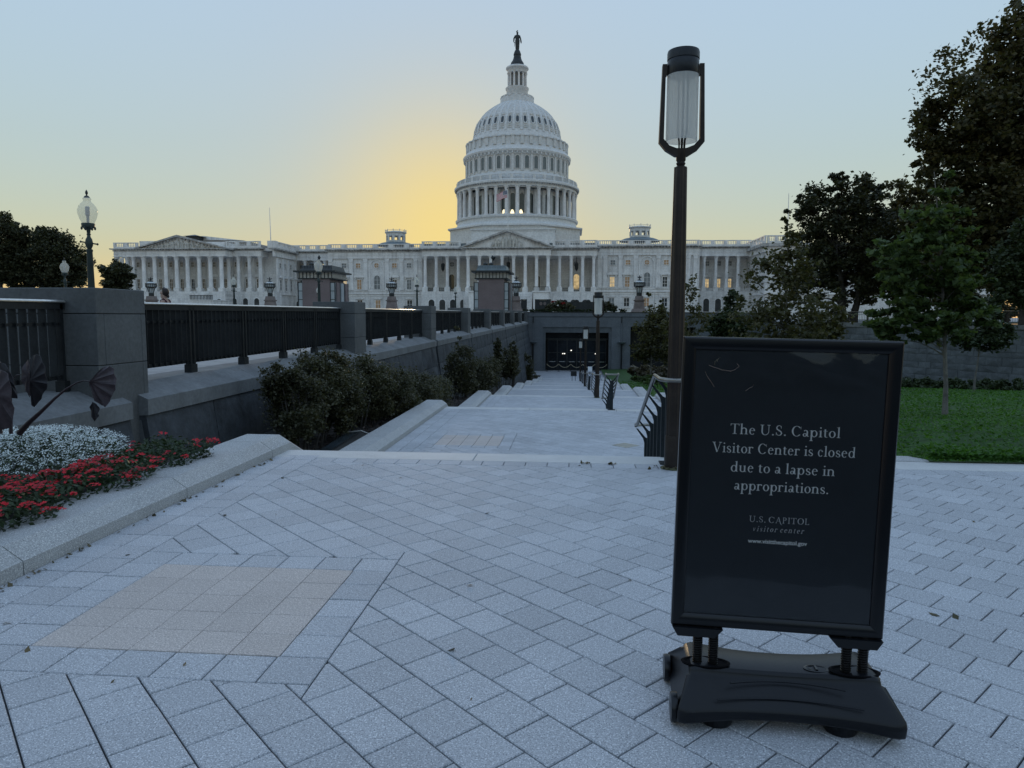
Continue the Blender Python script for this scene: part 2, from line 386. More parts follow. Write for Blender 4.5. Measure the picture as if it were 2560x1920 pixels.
for yy in np.arange(1.0,YB[0]-.1,.235):        # two straight courses along the kerb
    for q in rects(XL,XL+.47,yy,yy+.235,2,1): setts.append(q)
setts+=rects(XL+.47,PX1+.225,PY0-.225,PY0,7,1)+rects(XL+.47,PX1+.225,PY1,PY1+.21,7,1)+rects(PX1,PX1+.225,PY0,PY1,1,5)+rects(XL+.47,PX0,PY0,PY1,1,5)
for i in range(56): setts+=rects(XL+.47+i*.222,XL+.47+(i+1)*.222,YB[0]-.215,YB[0],1,1)
setts=[q for q in setts if len(q)>2]
def inview(q):
    x=sum(p[0] for p in q)/len(q); y=sum(p[1] for p in q)/len(q); return y>1.5 and abs(x+.084*y)<.76*y+.35
def dist(q):
    return (sum(p[0] for p in q)/len(q))**2+(sum(p[1] for p in q)/len(q))**2
setts.sort(key=lambda q:(not inview(q),dist(q)))
rest=MB(); k=0
for q in setts:
    if k<276:
        m=MB()
        if sett(m,q,R.uniform(-.0012,.0012)):
            part(FORE,'paver',m,PAVE,smooth=False); k+=1
    else: sett(rest,q,R.uniform(-.0012,.0012))
part(FORE,'paver_field',rest,PAVE,smooth=False,kind='stuff')
for q in rects(PX0,PX1,PY0,PY1,5,5):
    d=R.uniform(-.012,.012); m=MB()
    if sett(m,q,R.uniform(-.0006,.0006),j=.0014,b=.0018): part(FORE,'buff_paver',m,PAVEB,smooth=False)
# --- lower landings
for k in range(1,9):
    z=ZB[k] if k<8 else ZC; y0=yl(k); y1=YB[k]+.02 if k<8 else YF+2.5
    m=MB(); x0,x1=(XL-.2,XR+.2) if k<8 else (-6.3,24)
    zz=z-.011 if k<3 else z
    m.quad((x0,y0,zz),(x1,y0,zz),(x1,y1,zz),(x0,y1,zz))
    o=solo('landing' if k<8 else 'entrance_court',m,MORT if k<3 else PAVEF,kind='structure')
    if k<3:
        hx=(-2.43,-1.27,12.34,13.38) if k==1 else (-2.43,-1.27,22.3,23.3)
        S2=field(XL+.47,XR,y0,YB[k]-.2,off=(.05,.1),holes=[(hx[0],hx[1]+.22,hx[2]-.2,hx[3]+.2)])
        for yy in np.arange(y0,YB[k]-.1,.235): S2+=rects(XL,XL+.47,yy,min(yy+.235,YB[k]),2,1)
        S2+=rects(hx[0],hx[1]+.22,hx[2]-.2,hx[2],6,1)+rects(hx[0],hx[1]+.22,hx[3],hx[3]+.2,6,1)+rects(hx[1],hx[1]+.22,hx[2],hx[3],1,5)
        for i in range(26): S2+=rects(XL+.47+i*.222,XL+.47+(i+1)*.222,YB[k]-.2,YB[k],1,1)
        m=MB()
        for q in S2: sett(m,q,z+R.uniform(-.001,.001))
        part(o,'paver_field',m,PAVE,smooth=False,kind='stuff')
        for q in rects(*hx,5,5):
            m=MB()
            if sett(m,q,z): part(o,'buff_paver',m,PAVEB,smooth=False)
# --- stairs: each tread is a row of granite slabs
for k in range(8):
    root=thing('stairs',None,None,(0,YB[k],ZB[k]),kind='structure')
    nst=5 if k<7 else 1; zn=ZB[k+1] if k<7 else ZC; rise=(ZB[k]-zn)/nst
    xl,xr=XL-.02,(XR+.02 if k else 60)
    joints=[xl,-1.02,1.1,xr] if k else [xl,-1.02,1.1,3.24,5.3,7.4,9.5,11.6,60]
    for s_ in range(nst):
        y0=YB[k]+(ND+TD*(s_-1) if s_ else 0); y1=YB[k]+ND+TD*s_
        for a,b in zip(joints,joints[1:]):
            if s_ and a>3.1: continue
            m=MB(); m.bbox(a+.003,b-.003,y0,y1+.02,ZB[k]-rise*(s_+1)-.03,ZB[k]-rise*s_,.008)
            part(root,'step_stone',m,STEP,world=True,smooth=False)
# --- kerb / cheek stones either side
KH=.165
def kerbz(Y,base):                  # top of the kerb, ramping beside each flight
    for k in range(7):
        a=YB[k]+ND+.05; b=yl(k+1)+.3
        if Y<a: return ZB[k]+base
        if Y<b: return ZB[k]+(ZB[k+1]-ZB[k])*(Y-a)/(b-a)+base
    return ZB[7]+base
def kerb(side,ys,name='kerb'):
    root=thing(name,None,None,(side*3.2,7,0),kind='structure')
    xi=XL if side<0 else XR
    for a,b in zip(ys,ys[1:]):
        m=MB(); w=.5; n=[a+.004]+[y for k in range(7) for y in (YB[k]+ND+.05,YB[k]+ND+.49,yl(k+1)+.3) if a+.02<y<b-.02]+[b-.004]
        sec=[]
        for y in n:
            zt=kerbz(y,KH)
            if side>0: zt=min(zt,.006+(y-7.62)*.3)
            sec.append([(xi,y,zt-1.1),(xi,y,zt-.085),(xi+side*.125,y,zt),(xi+side*w,y,zt),(xi+side*w,y,zt-1.1)])
        V=[p for s in sec for p in s]; F=[]
        for j in range(len(sec)-1):
            for i in range(5):
                q=(j*5+i,j*5+(i+1)%5,(j+1)*5+(i+1)%5,(j+1)*5+i); F.append(q if side>0 else q[::-1])
        F.append(tuple(range(5)) if side<0 else tuple(range(4,-1,-1))); e=(len(sec)-1)*5; F.append(tuple(range(e+4,e-1,-1)) if side<0 else tuple(range(e,e+5)))
        m.add(V,F); part(root,'kerb_stone',m,KERB,world=True,smooth=False)
KY=[-4,-1.5,.22,1.98,3.74,5.5,7.18]
ly=KY+[9.4]
y=9.4
while y<77: y+=1.95; ly.append(y)
kerb(-1,ly); kerb(1,[7.615,8.6]+ly[7:])
# planting beds: mulch on the left, lawn on the right
g=MB(); ys=[-4,3,7.4]+[7.4+i*2.3 for i in range(1,34)]
for a,b in zip(ys,ys[1:]):
    za=(.10 if a<7 else kerbz(a,.02)-.1); zb=(.10 if b<7.2 else kerbz(b,.02)-.1)
    g.quad((-6,a,za+.02),(XL-.45,a,za-.03),(XL-.45,b,zb-.03),(-6,b,zb+.02))
solo('planting_bed',g,SOIL,kind='structure')
def lawnz(X,Y):
    base=-.079*max(0,Y-7.6) if Y<60 else -.079*52.4-(Y-60)*.03
    t=min(1,max(0,(X-3.6)/4.5)); t=t*t*(3-2*t); e=kerbz(Y,KH)-.03
    return min(e,(Y-7.6)*.25)*(1-t)+(base+.04*math.sin(X*.6+Y*.3)*min(1,Y-7.6))*t+.005
g=MB(); gx=[3.68,4.3,5,6,7.5,9,12,16,20,25,30,38,48,56]; gy=[7.6,8.2,9,10,11.5,13,15,17,20,24,28,33,38,44,50,56,62,70,78,90]
V=[(x,y,lawnz(x,y)) for y in gy for x in gx]; nx=len(gx)
g.add(V,[(j*nx+i,j*nx+i+1,(j+1)*nx+i+1,(j+1)*nx+i) for j in range(len(gy)-1) for i in range(nx-1)])
solo('lawn_ground',g,GRASSB,kind='structure')
# drain grate in the second landing
t=thing('drain_grate','diamond shaped pale metal drain grate set in the second landing','grate',(.97,12.6,ZB[1]+.002),rotz=rad(45))
m=MB(); 
for a,b,c,d in ((-.17,.17,-.17,-.15),(-.17,.17,.15,.17),(-.17,-.15,-.15,.15),(.15,.17,-.15,.15)): m.box(a,b,c,d,-.01,.006)
part(t,'frame',m,mat('grate_metal',(.5,.5,.46),.35,metal=.7))
for i in range(7): m=MB(); m.box(-.15,.15,-.135+i*.042,-.115+i*.042,-.01,.004); part(t,'slat',m,bpy.data.materials['grate_metal'])
# ------------------------------------------------------------------ left retaining wall, piers, railings
PY=[8.02+10.1*k for k in range(9)]            # near face of each pier
def wz(Y,z0): return z0+.0037*Y
XF,XI=-5.5,-5.9
def rough_stone(mb,x0z,y0,y1,z0,z1,seed,amp=.035):
    # rock-faced block on the battered face (faces +x); x0z(z)=face position
    ny,nz=6,4; rr=random.Random(seed); V=[];F=[]
    for j in range(nz+1):
        for i in range(ny+1):
            y=y0+(y1-y0)*i/ny; z=z0+(z1-z0)*j/nz; ed=(i in(0,ny)) or (j in(0,nz))
            V.append((x0z(z)+(0 if ed else rr.uniform(.2,1)*amp),y+(0 if ed else rr.uniform(-.03,.03)),z+(0 if ed else rr.uniform(-.02,.02))))
    n=ny+1
    F=[(j*n+i,j*n+i+1,(j+1)*n+i+1,(j+1)*n+i) for j in range(nz) for i in range(ny)]
    b=len(V); rim=[i for i in range(n)]+[j*n+ny for j in range(1,nz+1)]+[nz*n+i for i in range(ny-1,-1,-1)]+[j*n for j in range(nz-1,0,-1)]
    V+=[(V[i][0]-.12,V[i][1],V[i][2]) for i in rim]; L=len(rim)
    F+=[(rim[i],b+i,b+(i+1)%L,rim[(i+1)%L]) for i in range(L)]
    mb.add(V,F)
wall=thing('retaining_wall','long grey granite retaining wall with sloped coping and rough stone face left of the stairs','wall',(-5.5,8,0))
core=MB()
for k in range(-1,9):
    y0=PY[k]+.74 if k>=0 else 1.5; y1=(PY[k+1]+.42) if k<8 else 89.5
    if k==8: y1=89.6
    # solid core behind the stones (battered face)
    zt0,zt1=wz(y0,.555),wz(y1,.555)
    bot=-.6 if k<0 else min(-.9,kerbz(y1,0)-.8)
    xf=lambda z:XF-.06+max(0,(.15-z))/7
    V=[]
    for y in (y0,y1):
        zt=wz(y,.10); V+=[(-6.6,y,bot),(xf(bot)-.05,y,bot),(xf(zt)-.05,y,zt),(-6.6,y,zt)]
    core.add(V,[(0,1,2,3),(7,6,5,4),(1,5,6,2),(2,6,7,3),(0,4,5,1),(3,7,4,0)])
    # coping stones
    ncop=3 if k>=0 else 2
    for c in range(ncop):
        a=y0+(y1-y0)*c/ncop+(.004 if c else 0); b=y0+(y1-y0)*(c+1)/ncop-(.004 if c<ncop-1 else 0); m=MB(); V=[]
        for y in (a,b):
            V+=[(-6.45,y,wz(y,.12)),(XF,y,wz(y,.165)),(XF,y,wz(y,.375)),(XI,y,wz(y,.555)),(-6.45,y,wz(y,.555))]
        m.add(V,[(0,1,2,3,4),(9,8,7,6,5)]+[(i,i+5,(i+1)%5+5,(i+1)%5) for i in range(5)])
        part(wall,'coping_stone',m,COPE,world=True,smooth=False)
    # rock-faced courses
    bottom=(.0 if k<0 else kerbz((y0+y1)/2,-.35)); ch=.78 if k<2 else .72
    z=wz(y0,.16); row=0
    while z>bottom-.2 and row<9:
        zb=z-ch; ln=1.75 if row%2==0 else 1.75; yy=y0-(0 if row%2==0 else .9)
        while yy<y1-.05:
            a=max(y0,yy)+.008; b=min(y1,yy+ln)-.008; yy+=ln
            if b-a<.15: continue
            dz_=.0037*((a+b)/2-y0)
            m=MB(); rough_stone(m,lambda zz:XF-.035+max(0,(.15-zz))/7,a,b,zb+.008+dz_,z-.004+dz_,R.random(),.06)
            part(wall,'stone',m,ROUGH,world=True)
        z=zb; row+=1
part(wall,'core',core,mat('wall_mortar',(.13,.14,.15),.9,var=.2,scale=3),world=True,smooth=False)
# piers
ordn=['nearest','second','third','fourth','fifth','sixth','seventh','eighth','farthest']
for k,y in enumerate(PY):
    t=thing('railing_pier',f'square dark grey granite pier on the retaining wall, {ordn[k]} from the sign end','pier',(-5.65,y,wz(y,.5)),group='granite piers between the railings')
    x1=-5.63; x0=x1-(1.5 if k==0 else 1.12); yb=y+.98; zt=1.79+.004*y; zc=zt-.31; zm=zc-.62
    m=MB(); m.box(x0+.02,x1-.02,y+.02,yb-.02,-.5,zt-.02); part(t,'core',m,MORT,world=True,smooth=False)
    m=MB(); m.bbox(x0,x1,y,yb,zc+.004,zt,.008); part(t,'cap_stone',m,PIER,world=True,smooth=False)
    for za,zb in ((zm+.004,zc-.004),(-.45,zm-.004)):
        for ya,yc in ((y,y+.14),(y+.144,yb-.1),(yb-.096,yb)):
            if k>2 and ya!=y: continue
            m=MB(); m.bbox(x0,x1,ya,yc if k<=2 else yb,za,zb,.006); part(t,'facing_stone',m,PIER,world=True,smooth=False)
# railings between piers
def railing(name,p0,p1,z0,z1,npan,label,group,nbar=11,fine=True,h=1.09,flip=1,bw=.047):
    a,b=Vector((*p0,z0)),Vector((*p1,z1)); L=(b-a).length; d=(b-a)/L; ang=math.atan2(d.y,d.x)
    t=thing(name,label,'railing',a,rotz=ang,group=group); sl=(z1-z0)/L
    def bx(mb,x0,x1,y0,y1,za,zb):
        s=[(x0,y0,za),(x1,y0,za),(x1,y1,za),(x0,y1,za),(x0,y0,zb),(x1,y0,zb),(x1,y1,zb),(x0,y1,zb)]
        mb.add([(p[0],p[1],p[2]+p[0]*sl) for p in s],[(0,3,2,1),(4,5,6,7),(0,1,5,4),(1,2,6,5),(2,3,7,6),(3,0,4,7)])
    m=MB(); 
    sec=[(-.06,h-.03),(-.06,h-.018),(-.035,h),(.035,h),(.06,h-.018),(.06,h-.03)]
    m.add([(x,y,z+x*sl) for x in (0,L) for y,z in sec],[tuple(range(5,-1,-1)),tuple(range(6,12))]+[(i,(i+1)%6,(i+1)%6+6,i+6) for i in range(6)]); part(t,'top_rail',m,RAILM)  # pale cap strip stands in for sky sheen on the dark rail
    m=MB(); bx(m,0,L,-.045,.045,h-.11,h-.031); part(t,'upper_rail',m,BLACKM)
    pw=L/npan; allb=MB(); allp=MB()
    for i in range(npan):
        x0=i*pw; ex=.09
        for zz,hh,nm in ((h-.30,.035,'mid_rail'),(.15,.05,'bottom_rail')):
            m=MB() if fine else allb; bx(m,x0+ex,x0+pw-ex,-.017,.017,zz,zz+hh)
            if fine: part(t,nm,m,BLACKM)
        for j in range(nbar):
            x=x0+ex+.08+(pw-2*ex-.16)*j/(nbar-1)
            m=MB() if fine else allb; bx(m,x-.006,x+.006,-bw,bw,.152,h-.11)
            if fine: part(t,'bar',m,BLACKM)
    for i in range(npan+1):
        for s_ in ((-1,1) if 0<i<npan else ((1,) if i==0 else (-1,))):
            m=MB() if fine else allp; x=i*pw+s_*.055; bx(m,x-.022,x+.022,-.045,.045,.02,h-.047)
            if fine: part(t,'post',m,BLACKM)
        m=MB() if fine else allp; xa=max(.0,i*pw-.09); xb=min(L,i*pw+.09); bx(m,xa,xb,-.06,.06,0,.13)
        if fine: part(t,'foot',m,BLACKM)
    if not fine: part(t,'bars',allb,BLACKM,kind='stuff'); part(t,'posts',allp,BLACKM,kind='stuff')
    return t
railing('railing',(-6.05,2.6),(-6.05,8.0),wz(2.6,.556),wz(8,.556),3,'dark metal railing cut by the left edge, nearest the flower bed','dark railings on the left wall')
for k in range(8):
    ya,yb=PY[k]+.99,PY[k+1]-.01
    railing('railing',(-6.05,ya),(-6.05,yb),wz(ya,.556),wz(yb,.556),5,f'dark metal railing between the {ordn[k]} and {ordn[k+1]} granite piers on the left','dark railings on the left wall',fine=k<3)
# ------------------------------------------------------------------ right retaining wall with its railing
rw=thing('retaining_wall','tall ashlar granite retaining wall behind the lawn on the right','wall',(27.4,74,-4.5))
core=MB(); cop=MB()
for i,((a,b),(c,d)) in enumerate(zip(RW,RW[1:])):
    v=Vector((c-a,d-b,0)); L=v.length; v/=L; n=Vector((-v.y,v.x,0))
    if n.x>0: n=-n                        # n faces the lawn
    P=lambda s,o,z:(a+v.x*s+n.x*o,b+v.y*s+n.y*o,z)
    def slab(mb,s0,s1,o0,o1,z0,z1):
        mb.add([P(s0,o0,z0),P(s1,o0,z0),P(s1,o1,z0),P(s0,o1,z0),P(s0,o0,z1),P(s1,o0,z1),P(s1,o1,z1),P(s0,o1,z1)],[(0,3,2,1),(4,5,6,7),(0,1,5,4),(1,2,6,5),(2,3,7,6),(3,0,4,7)])
    slab(core,0,L,-.6,0,-7,.55)
    for c0 in range(int(L/2.4)+1):
        s0,s1=c0*2.4,min(L,(c0+1)*2.4)
        if s1-s0<.1: continue
        if 1<=i<=4: m=MB(); slab(m,s0+.005,s1-.005,-.5,.16,.555,.98); part(rw,'coping_stone',m,COPE,world=True,smooth=False)
        else: slab(cop,s0,s1,-.5,.16,.555,.98)
    if 2<=i<=4:
        z=.55; row=0
        while z>-4.2 and row<8:
            hgt=(.72,.5,.62,.46,.7,.55,.6,.5)[row]; s0=-(row%2)*.7
            while s0<L-.05:
                ln=R.choice((1.1,1.5,1.9,1.3)); x0,x1=max(0,s0)+.01,min(L,s0+ln)-.01; s0+=ln
                if x1-x0<.1: continue
                m=MB(); o=R.uniform(.02,.06); slab(m,x0,x1,.0,o,z-hgt+.01,z-.01)
                V=m.v; m.v=V+[tuple((Vector(V[i_])+Vector(V[j_])+Vector(V[k_])+Vector(V[l_]))/4+n*R.uniform(.02,.07)) for i_,j_,k_,l_ in ((2,3,7,6),)]
                m.f=[f for f in m.f if f!=(2,3,7,6)]+[(2,3,8),(3,7,8),(7,6,8),(6,2,8)]
                part(rw,'stone',m,ASHL,world=True,smooth=False)
            z-=hgt; row+=1
part(rw,'core',core,ASHL,world=True,smooth=False); part(rw,'coping',cop,COPE,world=True,smooth=False)
lb=['beside the entrance','behind the airy tree','left of the leafy linden','behind the leafy linden','by the right edge']
for i in range(1,5):
    (a,b),(c,d)=RW[i],RW[i+1]; L=math.hypot(c-a,d-b)
    railing('railing',(a+.2,b),(c+.2,d),.98,.98,max(2,int(L/1.9)),f'dark metal railing on the right retaining wall, stretch {lb[i]}','dark railings on the right wall',fine=False,nbar=11,bw=.012)
# ------------------------------------------------------------------ the domed building
YP,YC,YW,YK,YD=176.,180.,186.,193.,218.
GZ=1.15                                        # plaza level at the building
cap=thing('capitol_building','huge white domed government building with colonnades, pediments and tall columned drum','building',(ax(1291,YD),YW,GZ))
def B(mb,px0,px1,py0,py1,Y,Yb,extra=0):        # block read off the photo between two depths
    x0,x1=ax(px0,Y),ax(px1,Y); mb.box(x0,x1,Y-extra,Yb,az(py1,Y),az(py0,Y))
def ZW(y,Y): return az(y,Y)
_col={}
def column_mesh(h,r,n=14):
    k=(round(h,2),round(r,2))
    if k not in _col:
        m=MB(); m.box(-r*1.35,r*1.35,-r*1.35,r*1.35,0,.25*r); 
        m.lathe([(r*1.3,.25*r),(r*1.3,.5*r),(r*1.05,.7*r),(r,.8*r),(r*.98,h*.35),(r*.86,h-2.3*r),(r*.92,h-2.25*r),(r*.88,h-2.1*r),(r*1.12,h-1.5*r),(r*.98,h-1.45*r),(r*1.3,h-.75*r),(r*1.1,h-.7*r),(r*1.45,h-.25*r)],n)
        m.box(-r*1.4,r*1.4,-r*1.4,r*1.4,h-.25*r,h); _col[k]=m.mesh('column',MARBLEP)
    return _col[k]
def L(p): o=ORG[cap.name]; return (p[0]-o[0],p[1]-o[1],p[2]-o[2])
def cols(pxs,ytop,ybot,Y,r=.44,name='column'):
    z0,z1=az(ybot,Y),az(ytop,Y); me=column_mesh(z1-z0,r)
    for x in pxs: inst(cap,name,me,L((ax(x,Y),Y,z0)))
def peds(pxs,ytop,ybot,Y,w=.68):
    m=MB(); m.box(-w,w,-w,w,0,az(ytop,Y)-az(ybot,Y)); me=m.mesh('pedestal',MARBLEP)
    for x in pxs: inst(cap,'pedestal',me,L((ax(x,Y),Y,az(ybot,Y))))
def entab(px0,px1,Y,Yb,yarch0,yarch1,ycor0,ycor1,name='entablature',proj=.7,dent=True):
    x0,x1=ax(px0,Y),ax(px1,Y); m=MB()
    za,zb=az(yarch1,Y),az(yarch0,Y); zm=za+(zb-za)*.45
    m.box(x0,x1,Y-.05,Yb,za,zm); m.box(x0-.08,x1+.08,Y-.13,Yb,zm-.0,zm+.12); m.box(x0,x1,Y-.03,Yb,zm+.12,zb)
    part(cap,name,m,MARBLEP,world=True,smooth=False)
    c0,c1=az(ycor1,Y),az(ycor0,Y); m=MB(); h=c1-c0
    m.box(x0-.2,x1+.2,Y-.25,Yb,c0,c0+h*.35); m.box(x0-proj,x1+proj,Y-proj-.1,Yb,c0+h*.62,c1)
    if dent:
        n=max(1,int((x1-x0)/.75))
        for i in range(n): a=x0+(i+.25)*(x1-x0)/n; m.box(a,a+.34,Y-proj*.8,Y,c0+h*.35,c0+h*.62)
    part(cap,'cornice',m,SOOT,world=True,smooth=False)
def balus(px0,px1,Y,Yb,y0,y1,nseg,depth=.45,side=True):
    # parapet of solid dados alternating with runs of balusters
    x0,x1=ax(px0,Y),ax(px1,Y); z0,z1=az(y1,Y),az(y0,Y); h=z1-z0; m=MB(); w=(x1-x0)/nseg
    m.box(x0,x1,Y,Y+depth,z0,z0+h*.32); m.box(x0-.04,x1+.04,Y-.05,Y+depth+.05,z0+h*.86,z1)
    for i in range(nseg+1):
        a=max(x0,x0+i*w-w*.16); b=min(x1,x0+i*w+w*.16); m.box(a,b,Y-.03,Y+depth+.03,z0+h*.32,z0+h*.86)
    for i in range(nseg):
        a=x0+i*w+w*.16; b=x0+(i+1)*w-w*.16; n=max(2,int((b-a)/.42))
        for j in range(n):
            c=a+(j+.5)*(b-a)/n; m.lathe([(.07,z0+h*.32),(.13,z0+h*.5),(.06,z0+h*.72),(.1,z0+h*.86)],5,(c,Y+depth/2,0),cap=False)
    part(cap,'balustrade',m,MARBLEP,world=True)
def sidebalus(x,Y0,Y1,z0,z1,dirx):
    m=MB(); m.box(x-.2,x+.25,Y0,Y1,z0,z0+(z1-z0)*.4); m.box(x-.25,x+.3,Y0,Y1,z1-.25,z1)
    n=int((Y1-Y0)/.5)
    for i in range(n):
        y=Y0+(i+.5)*(Y1-Y0)/n
        if i%7 in(0,1): m.box(x-.2,x+.22,y-.26,y+.26,z0+(z1-z0)*.4,z1-.25)
        else: m.lathe([(.07,z0+(z1-z0)*.4),(.13,z0+(z1-z0)*.55),(.07,z1-.25)],5,(x,y,0),cap=False)
    part(cap,'balustrade',m,MARBLEP,world=True)
_win={}; GLASSA=mat('attic_glass',(.13,.155,.16),.3,var=.2,fine=0)
def window(cx,cz,w,h,y,kind='rect',glass=GLASSD,ped=None,rot=0,parent=None,mull=True):
    """frame standing proud of the wall with a pane and glazing bars; faces -y"""
    k=(kind,round(w,2),round(h,2),glass.name,ped,mull)
    if k not in _win:
        f=MB(); g=MB(); t=.14*max(1,w/1.5); 
        def outline(ww,hh,arch,z0=0):
            if kind=='round': return [(ww*math.cos(a*math.pi/10),hh/2+ww*math.sin(a*math.pi/10)) for a in range(20)]
            if arch: return [(-ww,z0),(ww,z0)]+[(ww*math.cos(a*math.pi/10),hh-ww+ww*math.sin(a*math.pi/10)) for a in range(0,11)]
            return [(-ww,z0),(ww,z0),(ww,hh),(-ww,hh)]
        A=outline(w/2+t,h+t*(2 if kind=='round' else 1),kind=='arch',-t*.6); Bq=outline(w/2,h,kind=='arch')
        if kind=='round': A=[(x,z-t) for x,z in A]
        n=len(A)
        V=[(x,-.16,z) for x,z in A]+[(x,-.16,z) for x,z in Bq]+[(x,.02,z) for x,z in A]+[(x,.1,z) for x,z in Bq]
        F=[]
        for i in range(n):
            j=(i+1)%n; F+=[(i,j,j+n,i+n),(i+2*n,j+2*n,j,i),(i+n,j+n,j+3*n,i+3*n)]
        f.add(V,F)
        if ped=='seg':
            ww=w/2+.75; pts=[(-ww,h+.55),(ww,h+.55),(ww,h+.78)]+[(ww*math.cos(a),h+.78+.5*math.sin(a)) for a in np.linspace(.25,math.pi-.25,9)]+[(-ww,h+.78)]
            f.prism(pts,-.5,-.002); f.box(-w/2-.55,-w/2-.2,-.3,0,h+.1,h+.55); f.box(w/2+.2,w/2+.55,-.3,0,h+.1,h+.55)
        if ped=='tri':
            ww=w/2+.6; f.prism([(-ww,h+.45),(ww,h+.45),(ww,h+.6),(0,h+1.1),(-ww,h+.6)],-.4,-.002)
        if ped=='flat': f.box(-w/2-.4,w/2+.4,-.35,-.002,h+.3,h+.55)
        if ped: f.box(-w/2-.35,w/2+.35,-.3,-.002,-.4,-.18)
        g.add([(x,-.035,z) for x,z in Bq],[tuple(range(len(Bq)))])
        b=MB()
        if mull and kind!='round':
            b.box(-.04,.04,-.085,-.04,.02,h-.02); nb=3 if h>2.2 else 2
            for i in range(1,nb): b.box(-w/2,w/2,-.085,-.04,h*i/nb-.035,h*i/nb+.035)
        if kind=='round': b.box(-.04,.04,-.08,-.04,.05,h-.05); b.box(-w/2,w/2,-.082,-.041,h/2-.04,h/2+.04)
        _win[k]=(f.mesh('window',MARBLEP,smooth=False),g.mesh('pane',glass,smooth=False),b.mesh('glazing_bars',MARBLEP,smooth=False) if b.v else None)
    f,g,b=_win[k]; o=inst(cap if parent is None else parent,'window',f,L((cx,y,cz)),(0,0,rot))
    inst(o,'pane',g,(0,0,0))
    if b: inst(o,'glazing_bars',b,(0,0,0))
    return o
def wpx(px,y0,y1,wp,Y,**k):
    z0,z1=az(y1,Y),az(y0,Y); return window(ax(px,Y),z0,wp*Y/1783,z1-z0,Y-.02,**k)
def pediment(pxl,pxr,pxa,yb,ya,Y,Yb,relief):
    xl,xr,xa,zb,za=ax(pxl,Y),ax(pxr,Y),ax(pxa,Y),az(yb,Y),az(ya,Y)
    m=MB(); m.prism([(xl+.4,zb),(xr-.4,zb),(xa,za-.35)],Y,Yb); part(cap,'pediment',m,MARBLEP,world=True,smooth=False)
    m=MB(); t=.62
    for a,b in ((xl-.7,xa),(xr+.7,xa)):
        p=[(a,zb+.02),(xa,za),(xa,za-t*.8),(a+(t*1.6 if a<xa else -t*1.6),zb+.02)]; m.prism(p,Y-.9,Y+.25)
        n=14
        for i in range(1,n): 
            u=i/n; x=a+(xa-a)*u; z=zb+(za-zb)*u-t; m.box(x-.14,x+.14,Y-.55,Y-.02,z-.28,z+.05)
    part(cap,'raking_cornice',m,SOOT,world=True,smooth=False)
    # carved figures in the tympanum
    m=MB(); rr=random.Random(len(relief)+int(Y))
    for u,s in relief:
        x=xa+(u*(xr-xl)/2); hmax=(za-zb-.9)*(1-abs(u))*s; 
        m.lathe([(.42*s,0),(.34*s,hmax*.35),(.42*s,hmax*.55),(.3*s,hmax*.74),(.12,hmax*.8),(.17,hmax*.88),(.05,hmax)],8,(x,Y-.12,zb+.05))
        m.tube([(x-.3*s,Y-.2,zb+hmax*.65),(x-.55*s,Y-.3,zb+hmax*.45),(x-.4*s,Y-.35,zb+hmax*.3)],.11,5)
        m.tube([(x+.3*s,Y-.2,zb+hmax*.65),(x+.6*s,Y-.3,zb+hmax*.5),(x+.75*s,Y-.3,zb+hmax*.62)],.1,5)
    part(cap,'relief_carving',m,RELIEF,world=True,kind='stuff')
def arches(pxs,ytop,ybot,wp,Y,depth=1.6,mb=None):
    # dark arched openings: reveal set into the wall face
    w=wp*Y/1783; z0,z1=az(ybot,Y),az(ytop,Y); h=z1-z0; m=MB()
    pts=[(-w/2,0),(w/2,0)]+[(w/2*math.cos(a*math.pi/8),h-w/2+w/2*math.sin(a*math.pi/8)) for a in range(9)]
    n=len(pts); f=MB(); f.add([(x,-.03,z) for x,z in pts]+[(x*1.22,-.03,z*1.0+(.0 if z<=0 else .22)) for x,z in pts]+[(x*1.22,.05,z+(.0 if z<=0 else .22)) for x,z in pts],
      [(i,(i+1)%n,(i+1)%n+n,i+n) for i in range(1,n)]+[(i+n,(i+1)%n+n,(i+1)%n+2*n,i+2*n) for i in range(1,n)])
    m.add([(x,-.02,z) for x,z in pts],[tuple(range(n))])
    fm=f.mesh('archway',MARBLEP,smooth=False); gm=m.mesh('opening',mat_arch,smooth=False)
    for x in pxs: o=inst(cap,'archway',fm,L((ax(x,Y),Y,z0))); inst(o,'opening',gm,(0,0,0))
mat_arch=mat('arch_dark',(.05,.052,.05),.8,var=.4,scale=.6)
def wallblk(x0,x1,y0,y1,z0,z1,name='wall',m_=None):
    m=MB(); m.box(x0,x1,y0,y1,z0,z1); return part(cap,name,m,m_ or MARBLE,world=True,smooth=False)
# ---- centre block --------------------------------------------------------
flankL=[1064,1091.6,1119,1146.5]; port=[1170.7,1198.8,1227,1255,1283.7,1312.7,1340.7,1369.3]; flankR=[1397.6,1426.6,1455,1482.6]
zg=GZ-.2
wallblk(ax(1055,190),ax(1492,190),190,196,zg,az(612,190))                      # wall behind the colonnade
m=MB(); x0,x1=ax(1056,YC),ax(1491,YC); zt=az(729,YC); m.box(x0,x1,YC-1,190,zg,zt); part(cap,'podium',m,MARBLE,world=True,smooth=False)
m=MB(); m.box(ax(1160,YP),ax(1380,YP),YP-1,YC-1,zg,az(731,YP)); part(cap,'podium',m,MARBLE,world=True,smooth=False)
peds(flankL+flankR,719,729,YC); cols(flankL+flankR,639.5,719,YC)
peds(port,719.5,731,YP); cols(port,638.5,719.5,YP)
peds(port[1:-1:2],719.5,729,YC+4); cols(port[1:-1:2],640,719.5,YC+4)
entab(1056,1491,YC,190,627,639.5,619,627); entab(1164,1376,YP,YC,624.5,638.5,618,624.5)
balus(1056,1152,YC,0,602,618.5,3); balus(1380,1491,YC,0,601,618,3)
